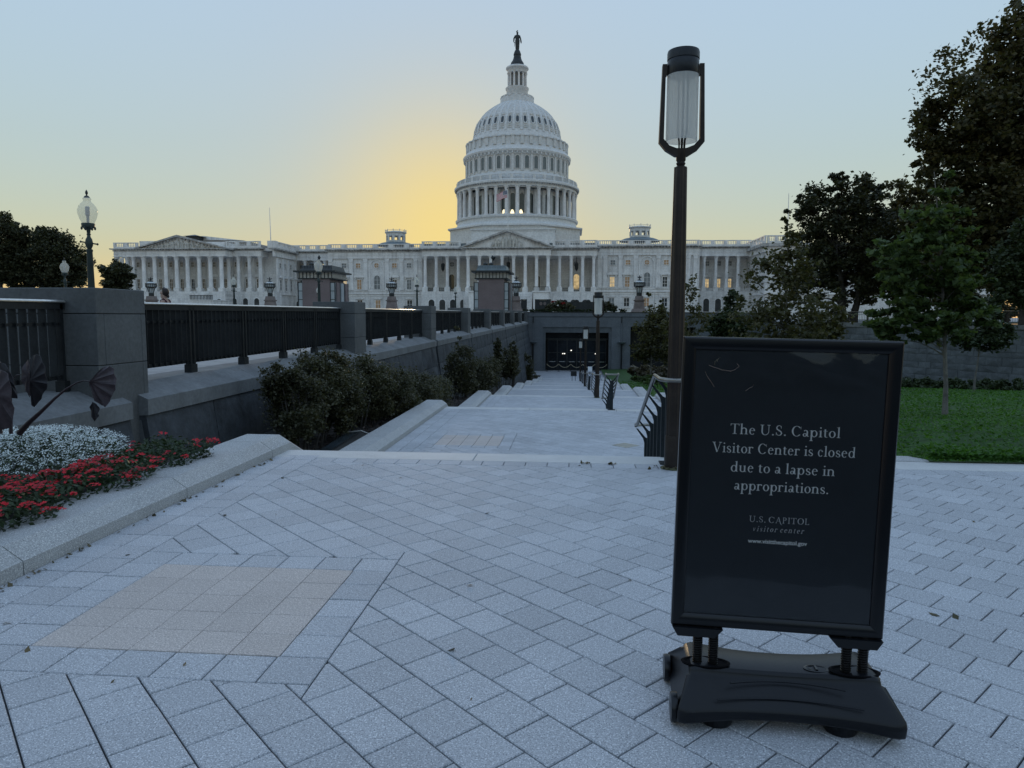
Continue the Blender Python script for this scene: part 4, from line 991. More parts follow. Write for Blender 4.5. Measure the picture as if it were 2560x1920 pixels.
# the flag: cloth with fly blowing to the left
def flagmat():
    m_,t_,o_=_nodes('flag_cloth'); uv=_n(t_,'ShaderNodeUVMap'); sp=_n(t_,'ShaderNodeSeparateXYZ'); t_.links.new(uv.outputs[0],sp.inputs[0])
    a=_n(t_,'ShaderNodeMath',operation='MULTIPLY'); a.inputs[1].default_value=6.5; t_.links.new(sp.outputs[1],a.inputs[0])
    f=_n(t_,'ShaderNodeMath',operation='FRACT'); t_.links.new(a.outputs[0],f.inputs[0]); g_=_n(t_,'ShaderNodeMath',operation='GREATER_THAN'); g_.inputs[1].default_value=.5; t_.links.new(f.outputs[0],g_.inputs[0])
    st=_mix(t_,g_.outputs[0],(.42,.03,.05),(.75,.75,.75))
    l=_n(t_,'ShaderNodeMath',operation='LESS_THAN'); l.inputs[1].default_value=.4; t_.links.new(sp.outputs[0],l.inputs[0]); h_=_n(t_,'ShaderNodeMath',operation='GREATER_THAN'); h_.inputs[1].default_value=.46; t_.links.new(sp.outputs[1],h_.inputs[0])
    c_=_n(t_,'ShaderNodeMath',operation='MULTIPLY'); t_.links.new(l.outputs[0],c_.inputs[0]); t_.links.new(h_.outputs[0],c_.inputs[1])
    v=_n(t_,'ShaderNodeTexVoronoi'); v.inputs['Scale'].default_value=26; v.inputs['Randomness'].default_value=0; t_.links.new(uv.outputs[0],v.inputs['Vector'])
    s_=_n(t_,'ShaderNodeMath',operation='LESS_THAN'); s_.inputs[1].default_value=.3; t_.links.new(v.outputs['Distance'],s_.inputs[0])
    b_=_mix(t_,s_.outputs[0],(.02,.03,.10),(.75,.75,.75)); c2=_mix(t_,c_.outputs[0],st,b_); p=_n(t_,'ShaderNodeBsdfPrincipled'); p.inputs['Roughness'].default_value=.9; t_.links.new(c2,p.inputs['Base Color']); t_.links.new(p.outputs[0],o_.inputs[0]); return m_
fl=MB(); nx,ny=14,8; xz=ax(1268.8,YFp); za=az(476,YFp,1268); W_,H_=2.9,1.75
uvs=[]
for j in range(ny+1):
    for i in range(nx+1):
        u=i/nx; v=j/ny; fl.v.append((xz-.1-W_*u*.93,YFp+.22*math.sin(u*9+v),za-H_*(1-v)-.85*u*u-.25*u+.07*math.sin(u*8))); uvs.append((u,v))
fl.f=[(j*(nx+1)+i,j*(nx+1)+i+1,(j+1)*(nx+1)+i+1,(j+1)*(nx+1)+i) for j in range(ny) for i in range(nx)]
me=fl.mesh('national_flag',flagmat()); ul=me.uv_layers.new(name='UVMap')
for l in me.loops: ul.data[l.index].uv=uvs[l.vertex_index]
solo('national_flag',me,None,'striped red and white national flag flying from the pole before the dome','flag')
for px,py0,py1,Y,lb in ((682.5,605,513,200,'tall bare flagpole on the roof left of the cupola lantern'),(1961,600,491,195,'thin bare flagpole rising behind the trees on the right')):
    t=thing('flagpole',lb,'flagpole',(ax(px,Y),Y,az(py0,Y))); m=MB(); m.tube([(ax(px,Y),Y,az(py0,Y)),(ax(px-1,Y),Y,az(py1,Y))],[.14,.07],6); part(t,'pole',m,MARBLEP,world=True)
# ------------------------------------------------------------------ entrance front
fa=thing('entrance_front','long low granite entrance front at the foot of the stairs','building',(.7,YF,ZC))
D0=ax(1364,YF); D1=ax(1523,YF); zo=az(831,YF); zt=2.03; E0=ax(1577,YF); E1=E0+8.0
def blk(x0,x1,y0,y1,z0,z1,name='wall',m_=FACAD,p=None,b=0):
    m=MB(); (m.bbox(x0,x1,y0,y1,z0,z1,b) if b else m.box(x0,x1,y0,y1,z0,z1)); return part(p or fa,name,m,m_,world=True,smooth=False)
fw=.36
blk(-6.35,D0-fw,YF,YF+2.2,ZC-.3,1.42); blk(D1+fw,E0,YF,YF+2.2,ZC-.3,1.42); blk(D0-fw,D1+fw,YF+.0,YF+2.2,.14,1.42); blk(E0,E1,YF,YF+2.2,.2,1.42); blk(E1,24.3,YF,YF+2.2,ZC-.3,1.42)
blk(-6.35,24.3,YF-.07,YF+2.2,1.47,zt-.06,'parapet',FACAD); blk(-6.4,24.4,YF-.12,YF+2.25,zt-.055,zt+.02,'parapet_cap',BLACKM)
blk(D0-fw,D0,YF+.12,YF+1.2,ZC-.3,.14,'door_surround',WALLG); blk(D1,D1+fw,YF+.12,YF+1.2,ZC-.3,.14,'door_surround',WALLG); blk(D0,D1,YF+.12,YF+1.2,zo,.14,'door_surround',WALLG)
for xa in (-4.9,6.18):
    blk(xa-.14,xa-.09,YF-.03,YF,ZC,1.42,'groove',WALLG); blk(xa+.09,xa+.14,YF-.03,YF,ZC,1.42,'groove',WALLG)
    t=thing('torchiere_lamp','slim dark wall torchiere with a shallow bowl left of the entrance doors' if xa<0 else 'slim dark wall torchiere with a shallow bowl right of the entrance doors','lamp',(xa,YF-.45,ZC),group='bowl lamps beside the entrance')
    m=MB(); m.lathe([(.14,0),(.14,.15),(.09,.2),(.085,3.4),(.12,3.5)],10); part(t,'post',m,BLACKM)
    m=MB(); m.lathe([(.1,3.5),(.35,3.6),(.55,3.72),(.57,3.78),(.5,3.78),(.3,3.66),(.05,3.6)],18); part(t,'bowl',m,mat('bowl_bronze',(.2,.23,.25),.5) if xa<0 else bpy.data.materials['bowl_bronze'])
    blk(xa-.05,xa+.05,YF-.06,YF-.01,.7,1.9,'downpipe',BLACKM)
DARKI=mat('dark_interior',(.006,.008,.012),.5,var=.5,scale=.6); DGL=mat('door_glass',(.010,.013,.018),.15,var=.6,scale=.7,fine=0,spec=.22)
for a,b,c in ((D0,D1,zo),(E0,E1,.2)):
    m=MB(); y0,y1=YF+1.2,YF+2.1
    m.add([(a-.01,y0,ZC),(b+.01,y0,ZC),(b+.01,y1,ZC),(a-.01,y1,ZC),(a-.01,y0,c+.1),(b+.01,y0,c+.1),(b+.01,y1,c+.1),(a-.01,y1,c+.1)],[(2,3,7,6),(1,2,6,5),(3,0,4,7),(4,5,6,7)]); part(fa,'interior',m,DARKI,world=True,smooth=False)
blk(E0-.3,E0,YF+.12,YF+2.2,ZC,.2,'door_surround',WALLG); blk(D0-fw,D0-.02,YF+1.2,YF+2.2,ZC,.14,'reveal',DARKI); blk(D1+.02,D1+fw,YF+1.2,YF+2.2,ZC,.14,'reveal',DARKI)
nd=6; w=(D1-D0-.5)/nd
for i in range(nd):
    x=D0+.25+i*w; d=blk(x+.02,x+w-.02,YF+1.14,YF+1.2,ZC+.02,zo-.9,'glass_door',DGL)
    for a,b,c,e in ((0,.07,ZC+.02,zo-.9),(w-.07,w,ZC+.02,zo-.9)): blk(x+a,x+b,YF+1.1,YF+1.23,c,e,'door_frame',BLACKM,d)
    for z in (ZC+.12,ZC+1.15,ZC+2.3,zo-.98): blk(x+.07,x+w-.07,YF+1.1,YF+1.23,z-.05,z+.05,'door_bar',BLACKM,d)
    blk(x+w*.2,x+w*.8,YF+1.0,YF+1.03,ZC+1.1,ZC+1.18,'push_bar',mat('steel',(.55,.57,.58),.25,metal=1) if i==0 else bpy.data.materials['steel'],d)
blk(D0,D1,YF+1.1,YF+1.25,zo-.9,zo-.75,'transom',BLACKM); blk(D0,D1,YF+1.15,YF+1.2,zo-.75,zo-.003,'transom_glass',DGL)
SPOT=emit('small_lamp',(1,.95,.85),2.2)
m=MB()
for px,py in ((1407,884),(1411.5,884),(1428,876),(1488.5,884.5)):
    p=at(px,py,YF+1.05); m.lathe([(.02,-.07),(.09,0),(.02,.07)],8,tuple(p))
part(fa,'indoor_lights',m,SPOT,world=True,kind='stuff')
m=MB(); p=at(1389,902,YF+1.7); m.bbox(p.x-.35,p.x+.35,YF+1.6,YF+1.66,p.z-.3,p.z+.35,.02); part(fa,'notice_board',m,emit('lit_notice',(.6,.33,.12),.12),world=True)
# rope stanchions before the doors
sx=[D0+.2+(D1-D0-.4)*i/5 for i in range(6)]+[E0+.3,E0+2.2,E0+4.1]
BRASS=mat('brass_rope',(.34,.29,.2),.6,var=.2,scale=8)
sm=MB(); sm.lathe([(.17,0),(.17,.03),(.03,.06),(.025,.92),(.05,.95),(.04,1.0),(.01,1.03)],10); sme=sm.mesh('post',BRONZE)
lab=['at the left jamb of','second from the left before','third from the left before','fourth from the left before','fifth from the left before','at the right jamb of','left end before the side opening of','middle before the side opening of','right end before the side opening of']
for i,x in enumerate(sx):
    t=thing('rope_stanchion',f'dark rope stanchion {lab[i]} the entrance','stanchion',(x,YF-.5,ZC),group='rope stanchions before the doors'); inst(t,'post',sme,(0,0,0))
    if i not in (5,8):
        d=sx[i+1]-x; m=MB(); m.tube([(d*u,0,.93-.42*(1-(2*u-1)**2)) for u in np.linspace(0,1,9)],.045,6); part(t,'rope',m,BRASS)
# ------------------------------------------------------------------ tall modern path lamps
def path_lamp(first=[]):
    if first: return
    t=thing('path_lamp','tall bronze path lamp nearest the camera, standing beside the black sign','lamp',(1.017,7.06,0),group='bronze lamps down the middle of the stairs')
    H=3.985
    m=MB(); m.lathe([(.088,0),(.09,.03),(.088,.31),(.083,.33)],20); part(t,'base',m,LAMPM)
    m=MB(); V=[];n=32                     # fluted shaft
    for z,r in ((.33,.080),(1.2,.077),(2.2,.071),(2.92,.062)):
        for i in range(n): a=2*math.pi*i/n; rr=r*(1 if i%4 in(0,1) else .9); V.append((rr*math.cos(a),rr*math.sin(a),z))
    m.add(V,[(j*n+i,j*n+(i+1)%n,(j+1)*n+(i+1)%n,(j+1)*n+i) for j in range(3) for i in range(n)]+[tuple(range(3*n,4*n))]); part(t,'shaft',m,LAMPM,smooth=False)
    m=MB(); m.lathe([(.052,2.92),(.035,2.935),(.045,2.955),(.036,2.97),(.046,2.985),(.046,3.09)],16); part(t,'collar',m,LAMPM)
    for s in (-1,1):                       # fork arms
        m=MB(); o=[(0,3.015),(s*.06,3.02),(s*.15,3.075),(s*.213,3.15),(s*.193,3.865),(s*.150,3.865),(s*.150,3.765),(s*.163,3.765),(s*.168,3.18),(s*.115,3.12),(s*.05,3.095),(0,3.09)]
        m.prism(o if s>0 else o[::-1],-.032,.032); part(t,'fork_arm',m,LAMPM,smooth=False)
    m=MB(); m.lathe([(.143,3.762),(.147,3.768),(.147,3.895),(.144,3.9),(.150,3.905),(.150,H-.02),(.145,H),(.02,H+.005)],32); part(t,'cap',m,mat('lamp_cap',(.03,.033,.038),.4,metal=.5))
    m=MB(); m.lathe([(.148,3.16),(.147,3.762),(.141,3.762),(.142,3.16),(.148,3.16)],40,cap=False); part(t,'glass_shade',m,FROST)
    for x,y,r in ((-.035,.0,.008),(.005,-.02,.011),(.045,-.03,.010)):
        m=MB(); m.tube([(x*.55,y*.6,3.08),(x*.6,y,3.16),(x,y,3.25),(x,y,3.765)],r,8); part(t,'rod',m,LAMPM)
    m=MB(); m.lathe([(.06,0.001),(.13,0.001),(.12,.012),(.085,.016)],14); part(t,'moss_ring',m,mat('moss',(.09,.1,.05),.95,var=.5,scale=40))
    return t
lamp=path_lamp()
dup(lamp,(.97,27.02,ZB[2]),label='bronze path lamp standing on the third landing, second tallest in view')
dup(lamp,(.90,47.25,ZB[4]),label='bronze path lamp farther down the stairs, third in the row')
dup(lamp,(.83,68.0,ZB[6]-.03),label='farthest and smallest bronze path lamp before the entrance doors')
# ------------------------------------------------------------------ stair handrails
HR=mat('handrail_steel',(.27,.26,.235),.3,metal=.95,var=.15,scale=8); HB=mat('handrail_iron',(.02,.028,.033),.5,metal=.4,var=.25,scale=4)
def handrail(x,k,label):
    z0=ZB[k]; z1=ZB[k+1]; y0=YB[k]+(-.28 if k%2==0 else -.12); y1=yl(k+1)+.12; hw=.15; h=.90
    t=thing('handrail',label,'handrail',(x,y0,z0),group='double handrails on the stairs')
    dy=y1-y0; dz=z1-z0
    run=[( s*hw,YB[k]-y0+.15,h) for s in (-1,1)]
    for s in (-1,1):
        path=[(s*hw,.0,h),(s*hw,YB[k]-y0+.12,h),(s*hw,dy-.1,h+dz),(s*hw,dy+.1,h+dz-.03)]
        m=MB(); m.tube(path,.021,10); part(t,'rail',m,HR)
    m=MB(); m.tube([(-hw,0,h)]+[(hw*math.cos(a),-hw*math.sin(a)*(1.2 if k%2==0 else .25),h) for a in np.linspace(math.pi,0,9)]+[(hw,0,h)],.021,10); part(t,'rail_loop',m,HR)
    m=MB(); m.tube([(-hw,dy+.1,h+dz-.03)]+[(hw*math.cos(a),dy+.1+.12*math.sin(a),h+dz-.05) for a in np.linspace(math.pi,0,9)]+[(hw,dy+.1,h+dz-.03)],.019,8); part(t,'rail_loop',m,HR)
    n=7; q=YB[k]-y0
    for i in range(n):
        y=.34+(dy-.3)*i/(n-1); zr=h if y<q+.12 else h+dz*(y-q-.12)/(dy-.1-q-.12)
        step=0 if y<q+ND else -math.ceil((y-q-ND)/TD+1e-6)*(z0-z1)/5
        step=max(step,dz); zb=zr-.20; m=MB()
        o=[(-.042,step),(.042,step),(.042,zb),(.06,zb+.06),(hw,zr-.012),(hw-.022,zr-.012),(.03,zb+.075),(0,zb+.06),(-.03,zb+.075),(-hw+.022,zr-.012),(-hw,zr-.012),(-.06,zb+.06),(-.042,zb)]
        m.prism(o,y-.018,y+.018); part(t,'baluster',m,HB,smooth=False)
    m=MB(); m.box(-.09,.09,.26,.42,.0,.012); part(t,'foot_plate',m,HB,smooth=False)
for k,l in enumerate(('steel and iron double handrail beside the nearest path lamp','double handrail of the second flight with open top bars','double handrail beside the lamp on the third landing','double handrail of the fourth flight behind the white notice','double handrail of the fifth flight beside the third lamp','double handrail of the sixth flight','double handrail of the lowest long flight')): handrail(1.0-.02*k,k,l)
t=thing('notice','small white notice fixed above the handrail of the fourth flight','notice',tuple(at(1475,929,37.0))); m=MB(); m.bbox(-.11,.11,0,.02,0,.26,.005); part(t,'board',m,mat('white_board',(.75,.78,.82),.5)); m=MB(); m.box(-.015,.015,.02,.05,-.15,.1); part(t,'clip',m,HB)
t=thing('sign_stand','small dark sign board on two thin legs before the entrance','sign',(ax(1436,72),72,ZB[7]+.02)); m=MB(); m.bbox(-.3,.3,0,.04,.75,1.25,.01); part(t,'board',m,BLACKM)
for s in (-1,1): m=MB(); m.box(s*.16-.025,s*.16+.025,0,.04,0,.75); part(t,'leg',m,BLACKM)
# ------------------------------------------------------------------ old globe lamps on the plaza
def globe_lamp():
    t=thing('globe_lamp','green iron globe street lamp with a clear glass globe, tallest beyond the nearest pier','lamp',(0,0,0),group='old globe lamps on the plaza')
    m=MB(); m.lathe([(.24,0),(.24,.12),(.17,.2),(.19,.35),(.13,.5),(.105,.9),(.09,1.2),(.07,2.62),(.08,2.64),(.08,2.68),(.05,2.7)],14); part(t,'post',m,GREENM)
    m=MB(); m.lathe([(.05,2.7),(.085,2.78),(.095,2.85),(.075,2.95),(.045,3.0),(.04,3.05),(.055,3.07),(.04,3.09),(.05,3.18),(.09,3.25)],14); part(t,'vase',m,GREENM)
    m=MB(); m.tube([(-.2,0,2.88),(0,0,2.85),(.2,0,2.82)],[.02,.014,.02],6); m.lathe([(.01,-.03),(.03,0),(.01,.03)],6,(-.2,0,2.88)); m.lathe([(.01,-.03),(.03,0),(.01,.03)],6,(.2,0,2.82)); part(t,'ladder_bar',m,GREENM)
    m=MB(); m.lathe([(.1,3.22),(.15,3.25),(.16,3.33),(.15,3.35)],16)
    for i in range(6): a=i*math.pi/3+.3; m.lathe([(.01,-.04),(.03,-.01),(.02,.04)],6,(.15*math.cos(a),.15*math.sin(a),3.22))
    part(t,'globe_seat',m,GREENM)
    m=MB(); m.lathe([(.14,3.35),(.2,3.48),(.235,3.62),(.235,3.68),(.2,3.78),(.165,3.82),(.155,3.84),(.10,3.89),(.085,3.93),(.10,3.96),(.10,3.98),(.07,4.01)],22); part(t,'globe',m,GLOBE)
    m=MB(); m.lathe([(.055,3.55),(.055,3.76),(.03,3.78)],10); m.lathe([(.03,3.36),(.04,3.55)],8); part(t,'lamp_core',m,mat('lamp_core',(.4,.4,.45),.4))
    m=MB(); m.lathe([(.075,4.0),(.05,4.04),(.012,4.06),(.035,4.11),(.03,4.15),(.005,4.2)],10); part(t,'finial',m,BRONZE)
    return t
gl0=globe_lamp()
def gput(o,px,Y,ytop,label=None):
    H=az(ytop,Y,px)-plz(Y); s=H/4.2; o.scale=(s,s,s); o.location=(ax(px,Y)-.0,Y,plz(Y)); o.rotation_euler=(0,0,.25)
    if label: o['label']=label
gput(gl0,232.5,16.6,474)
for px,Y,yt,lb in ((168,34,643,'globe lamp in front of the dark round trees on the left'),(587,51,686,'globe lamp in front of the left wing of the building'),(799,36,640,'large yellowish globe lamp in front of the left stone pavilion'),(1043,55,686,'globe lamp in front of the right end of the old left facade'),(1139,76,712,'small globe lamp left of the right stone pavilion'),(797,69,713,'tiny globe lamp against the pink wall of the left pavilion')):
    gput(dup(gl0,(0,0,0)),px,Y,yt,lb)
# ------------------------------------------------------------------ granite pedestals with bronze lanterns
def pedestal_lantern():
    t=thing('pedestal_lantern','bronze lantern on granite','lantern',(0,0,0),group='bronze lanterns on granite pedestals')
    m=MB(); 
    def tier(b0,b1,z0,z1): m.add([(sx_*b,sy_*b,z) for b,z in ((b0,z0),(b1,z1)) for sx_,sy_ in ((-1,-1),(1,-1),(1,1),(-1,1))],[(3,2,1,0),(4,5,6,7)]+[(i,(i+1)%4,(i+1)%4+4,i+4) for i in range(4)])
    tier(1.0,1.0,0,.9); tier(1.08,1.08,.902,1.05); tier(.95,.75,1.052,1.5); tier(.62,.5,1.502,2.4); tier(.58,.62,2.402,2.55); tier(.5,.42,2.552,3.0); part(t,'pedestal',m,PEDG,smooth=False)
    m=MB(); m.lathe([(.33,3.0),(.33,3.35),(.25,3.4)],8)
    for i in range(8): a=i*math.pi/4; m.tube([(.27*math.cos(a),.27*math.sin(a),3.38),(.42*math.cos(a),.42*math.sin(a),3.95),(.6*math.cos(a),.6*math.sin(a),4.12)],.035,4)
    m.lathe([(.36,4.04),(.68,4.1),(.68,4.17),(.4,4.2)],8); part(t,'lower_cage',m,BRONZE,smooth=False)
    m=MB(); m.lathe([(.58,4.18),(.6,4.45),(.3,4.46)],8); m.lathe([(.25,3.40),(.36,3.95),(.3,4.03)],8); part(t,'lantern_glass',m,mat('lantern_glass',(.55,.58,.58),.3),smooth=False)
    m=MB(); 
    for i in range(16): a=i*math.pi/8; m.box(.63*math.cos(a)-.03,.63*math.cos(a)+.03,.63*math.sin(a)-.03,.63*math.sin(a)+.03,4.15,4.62)
    m.lathe([(.62,4.45),(.68,4.47),(.66,4.53),(.4,4.55)],8); part(t,'crown',m,BRONZE,smooth=False)
    m=MB(); m.lathe([(.55,4.6),(.42,4.72),(.3,4.78)],12); part(t,'lantern_roof',m,bpy.data.materials['lantern_glass'])
    m=MB(); m.lathe([(.3,4.78),(.2,4.9),(.07,4.95),(.06,5.05),(.12,5.12),(.05,5.2),(.05,5.34),(.01,5.42)],10)
    for i in range(4): a=i*math.pi/2+.3; m.tube([(0,0,5.1),(.22*math.cos(a),.22*math.sin(a),5.18),(.26*math.cos(a),.26*math.sin(a),5.24)],[.05,.04,.06],5)
    part(t,'finial',m,BRONZE); return t
p0=pedestal_lantern()
for i,(px,yt,lb) in enumerate(((381,692,'left of the walking person'),(677,692,'just left of the left stone pavilion'),(980,692,'in front of the old left facade'),(1290,690,'half hidden beside the right stone pavilion'),(1597,688,'in front of the right facade near the tall lamp'))):
    o=p0 if i==0 else dup(p0,(0,0,0)); Y=93.; s=(az(yt,Y,px)-plz(Y))/5.42; o.location=(ax(px,Y),Y,plz(Y)); o.scale=(s,s,s); o['label']='bronze lantern on a granite pedestal '+lb
# ------------------------------------------------------------------ two stone pavilions
def pavilion(pxl,pxr,Y,label,wide):
    t=thing('stone_pavilion',label,'pavilion',(ax((pxl+pxr)/2,Y),Y,plz(Y))); x0,x1=ax(pxl,Y),ax(pxr,Y); w=x1-x0; z0=plz(Y)-.3; ze=az(695,Y,pxl)
    D=w*1.15
    blk(x0+w*.13,x1-w*.13,Y,Y+D,z0,ze,'stone_panel',PINKS,t)
    for a,b,s in ((x0,x0+w*.13,0),(x1-w*.13,x1,1)):
        blk(a+.02,b-.02,Y+.12,Y+D-.1,z0,ze-.5,'glass_strip',WHITEG,t)
        for i in range(6): z=z0+(ze-.5-z0)*i/5; blk(a-.01,b+.01,Y+.09,Y+.14,z-.03,z+.03,'glazing_bar',BLACKM,t)
        for x in (a,b): blk(x-.05,x+.05,Y+.07,Y+.17,z0,ze-.45,'glazing_post',BLACKM,t)
    for i in range(3):
        y=Y+.5+i*D*.3; blk(x1-.01,x1+.12,y,y+D*.2,z0,ze-.5,'side_panel',[PINKS,WHITEG,PINKS][i],t); blk(x1+.0,x1+.15,y+D*.2,y+D*.22,z0,ze-.45,'side_post',BLACKM,t)
    blk(x0+w*.06,x1-w*.06,Y-.1,Y+D+.1,ze,az(681,Y,pxl),'clerestory',mat('clerestory_glass',(.42,.40,.36),.4,var=.25) if 'clerestory_glass' not in bpy.data.materials else bpy.data.materials['clerestory_glass'],t)
    n=9
    for i in range(n+1): x=x0+w*.06+(w*.88)*i/n; blk(x-.035,x+.035,Y-.17,Y-.08,ze,az(681,Y,pxl),'mullion',BLACKM,t)
    za,zb=az(681,Y,pxl),az(677,Y,pxl); blk(x0-w*.06,x1+w*.06,Y-.6,Y+D+.6,za,zb,'eave',BRONZE,t); blk(x0+w*.02,x1-w*.02,Y-.12,Y+D+.12,ze-.12,ze+.0,'band',BLACKM,t)
    m=MB(); zr=az(663,Y,pxl); q=w*.1; m.add([(x0+q*.6,Y+.1,zb),(x1-q*.6,Y+.1,zb),(x1-q*.6,Y+D-.1,zb),(x0+q*.6,Y+D-.1,zb),(x0+q,Y+.4,zr),(x1-q,Y+.4,zr),(x1-q,Y+D-.4,zr),(x0+q,Y+D-.4,zr)],[(4,5,6,7),(0,1,5,4),(1,2,6,5),(2,3,7,6),(3,0,4,7)])
    for i in range(12): x=x0+q+(w-2*q)*i/11; m.box(x-.03,x+.03,Y+.22,Y+.3,zb,zr)
    part(t,'roof',m,ROOFM if wide else mat('roof_bronze',(.05,.055,.06),.5),world=True,smooth=False)
    m=MB()
    for u in (.3,.47): m.lathe([(.28,0),(.26,.25),(.1,.36)],10,(x0+w*u,Y+1,zr))
    m.tube([(x0+w*.5,Y+1.2,zr),(x0+w*.5,Y+1.2,az(640,Y,pxl))],.05,6); m.lathe([(.05,-.2),(.18,0),(.05,.25)],8,(x0+w*.5,Y+1.2,az(642,Y,pxl))); part(t,'roof_vents',m,BRONZE,world=True)
pavilion(746,838,78,'pink granite pavilion with glass corner strips and dark roof on the left',False); pavilion(1185,1271,80,'pink granite pavilion with glass corner strips below the central pediment',True)
# ------------------------------------------------------------------ plaza edge: dark panels, low bronze screen, planters
Y=97.; z=plz(Y)
for px0,px1,py,lb in ((1302,1317,748,'narrow dark display panel left of the plaza path'),(1337,1377,748,'wide dark display panel with round emblems right of the plaza path')):
    t=thing('display_panel',lb,'panel',(ax((px0+px1)/2,Y),Y,z)); x0,x1=ax(px0,Y),ax(px1,Y); blk(x0,x1,Y,Y+.25,z,az(py,Y,px0),'board',BRONZE,t); blk(x0+(x1-x0)*.3,x1-(x1-x0)*.25,Y-.02,Y-.001,az(py+2.2,Y,px0),az(py+.8,Y,px0),'brass_strip',BRASS,t)
    if px0>1330:
        m=MB(); 
        for u in (.38,.62): m.lathe([(.02,0),(.2,.01),(.22,.03)],14); 
        m=MB()
        for u in (.38,.62): m.add([(x0+(x1-x0)*u+.2*math.cos(a),Y-.012,az(759,Y,px0)+.24*math.sin(a)) for a in np.linspace(0,2*math.pi,13)[:-1]],[tuple(range(11,-1,-1))])
        part(t,'emblem',m,PEDG,world=True,smooth=False)
t=thing('bronze_screen','long low dark bronze screen with three rounded lantern tops on the plaza edge','screen',(ax(1440,Y),Y+1,z)); x0,x1=ax(1405,Y+1),ax(1500,Y+1)
blk(x0,x1,Y+1,Y+1.5,z,az(754.5,Y+1),'screen',BRONZE,t)
for i,px in enumerate((1412,1441,1470)):
    m=MB(); s=(Y+1)/1783; m.prism([(ax(px,Y+1)+6.5*s*math.cos(a),az(754.5,Y+1)+5.5*s*math.sin(a)) for a in np.linspace(math.pi,0,7)],Y+.9,Y+1.6); part(t,'lantern_top',m,BRONZE,world=True,smooth=False)
blk(-6.3,24,YF+2.3,YF+3.2,.9,1.95,'planter',FACAD,thing('plaza_planter','long granite planter above the entrance front','planter',(8,YF+2.5,.85)))
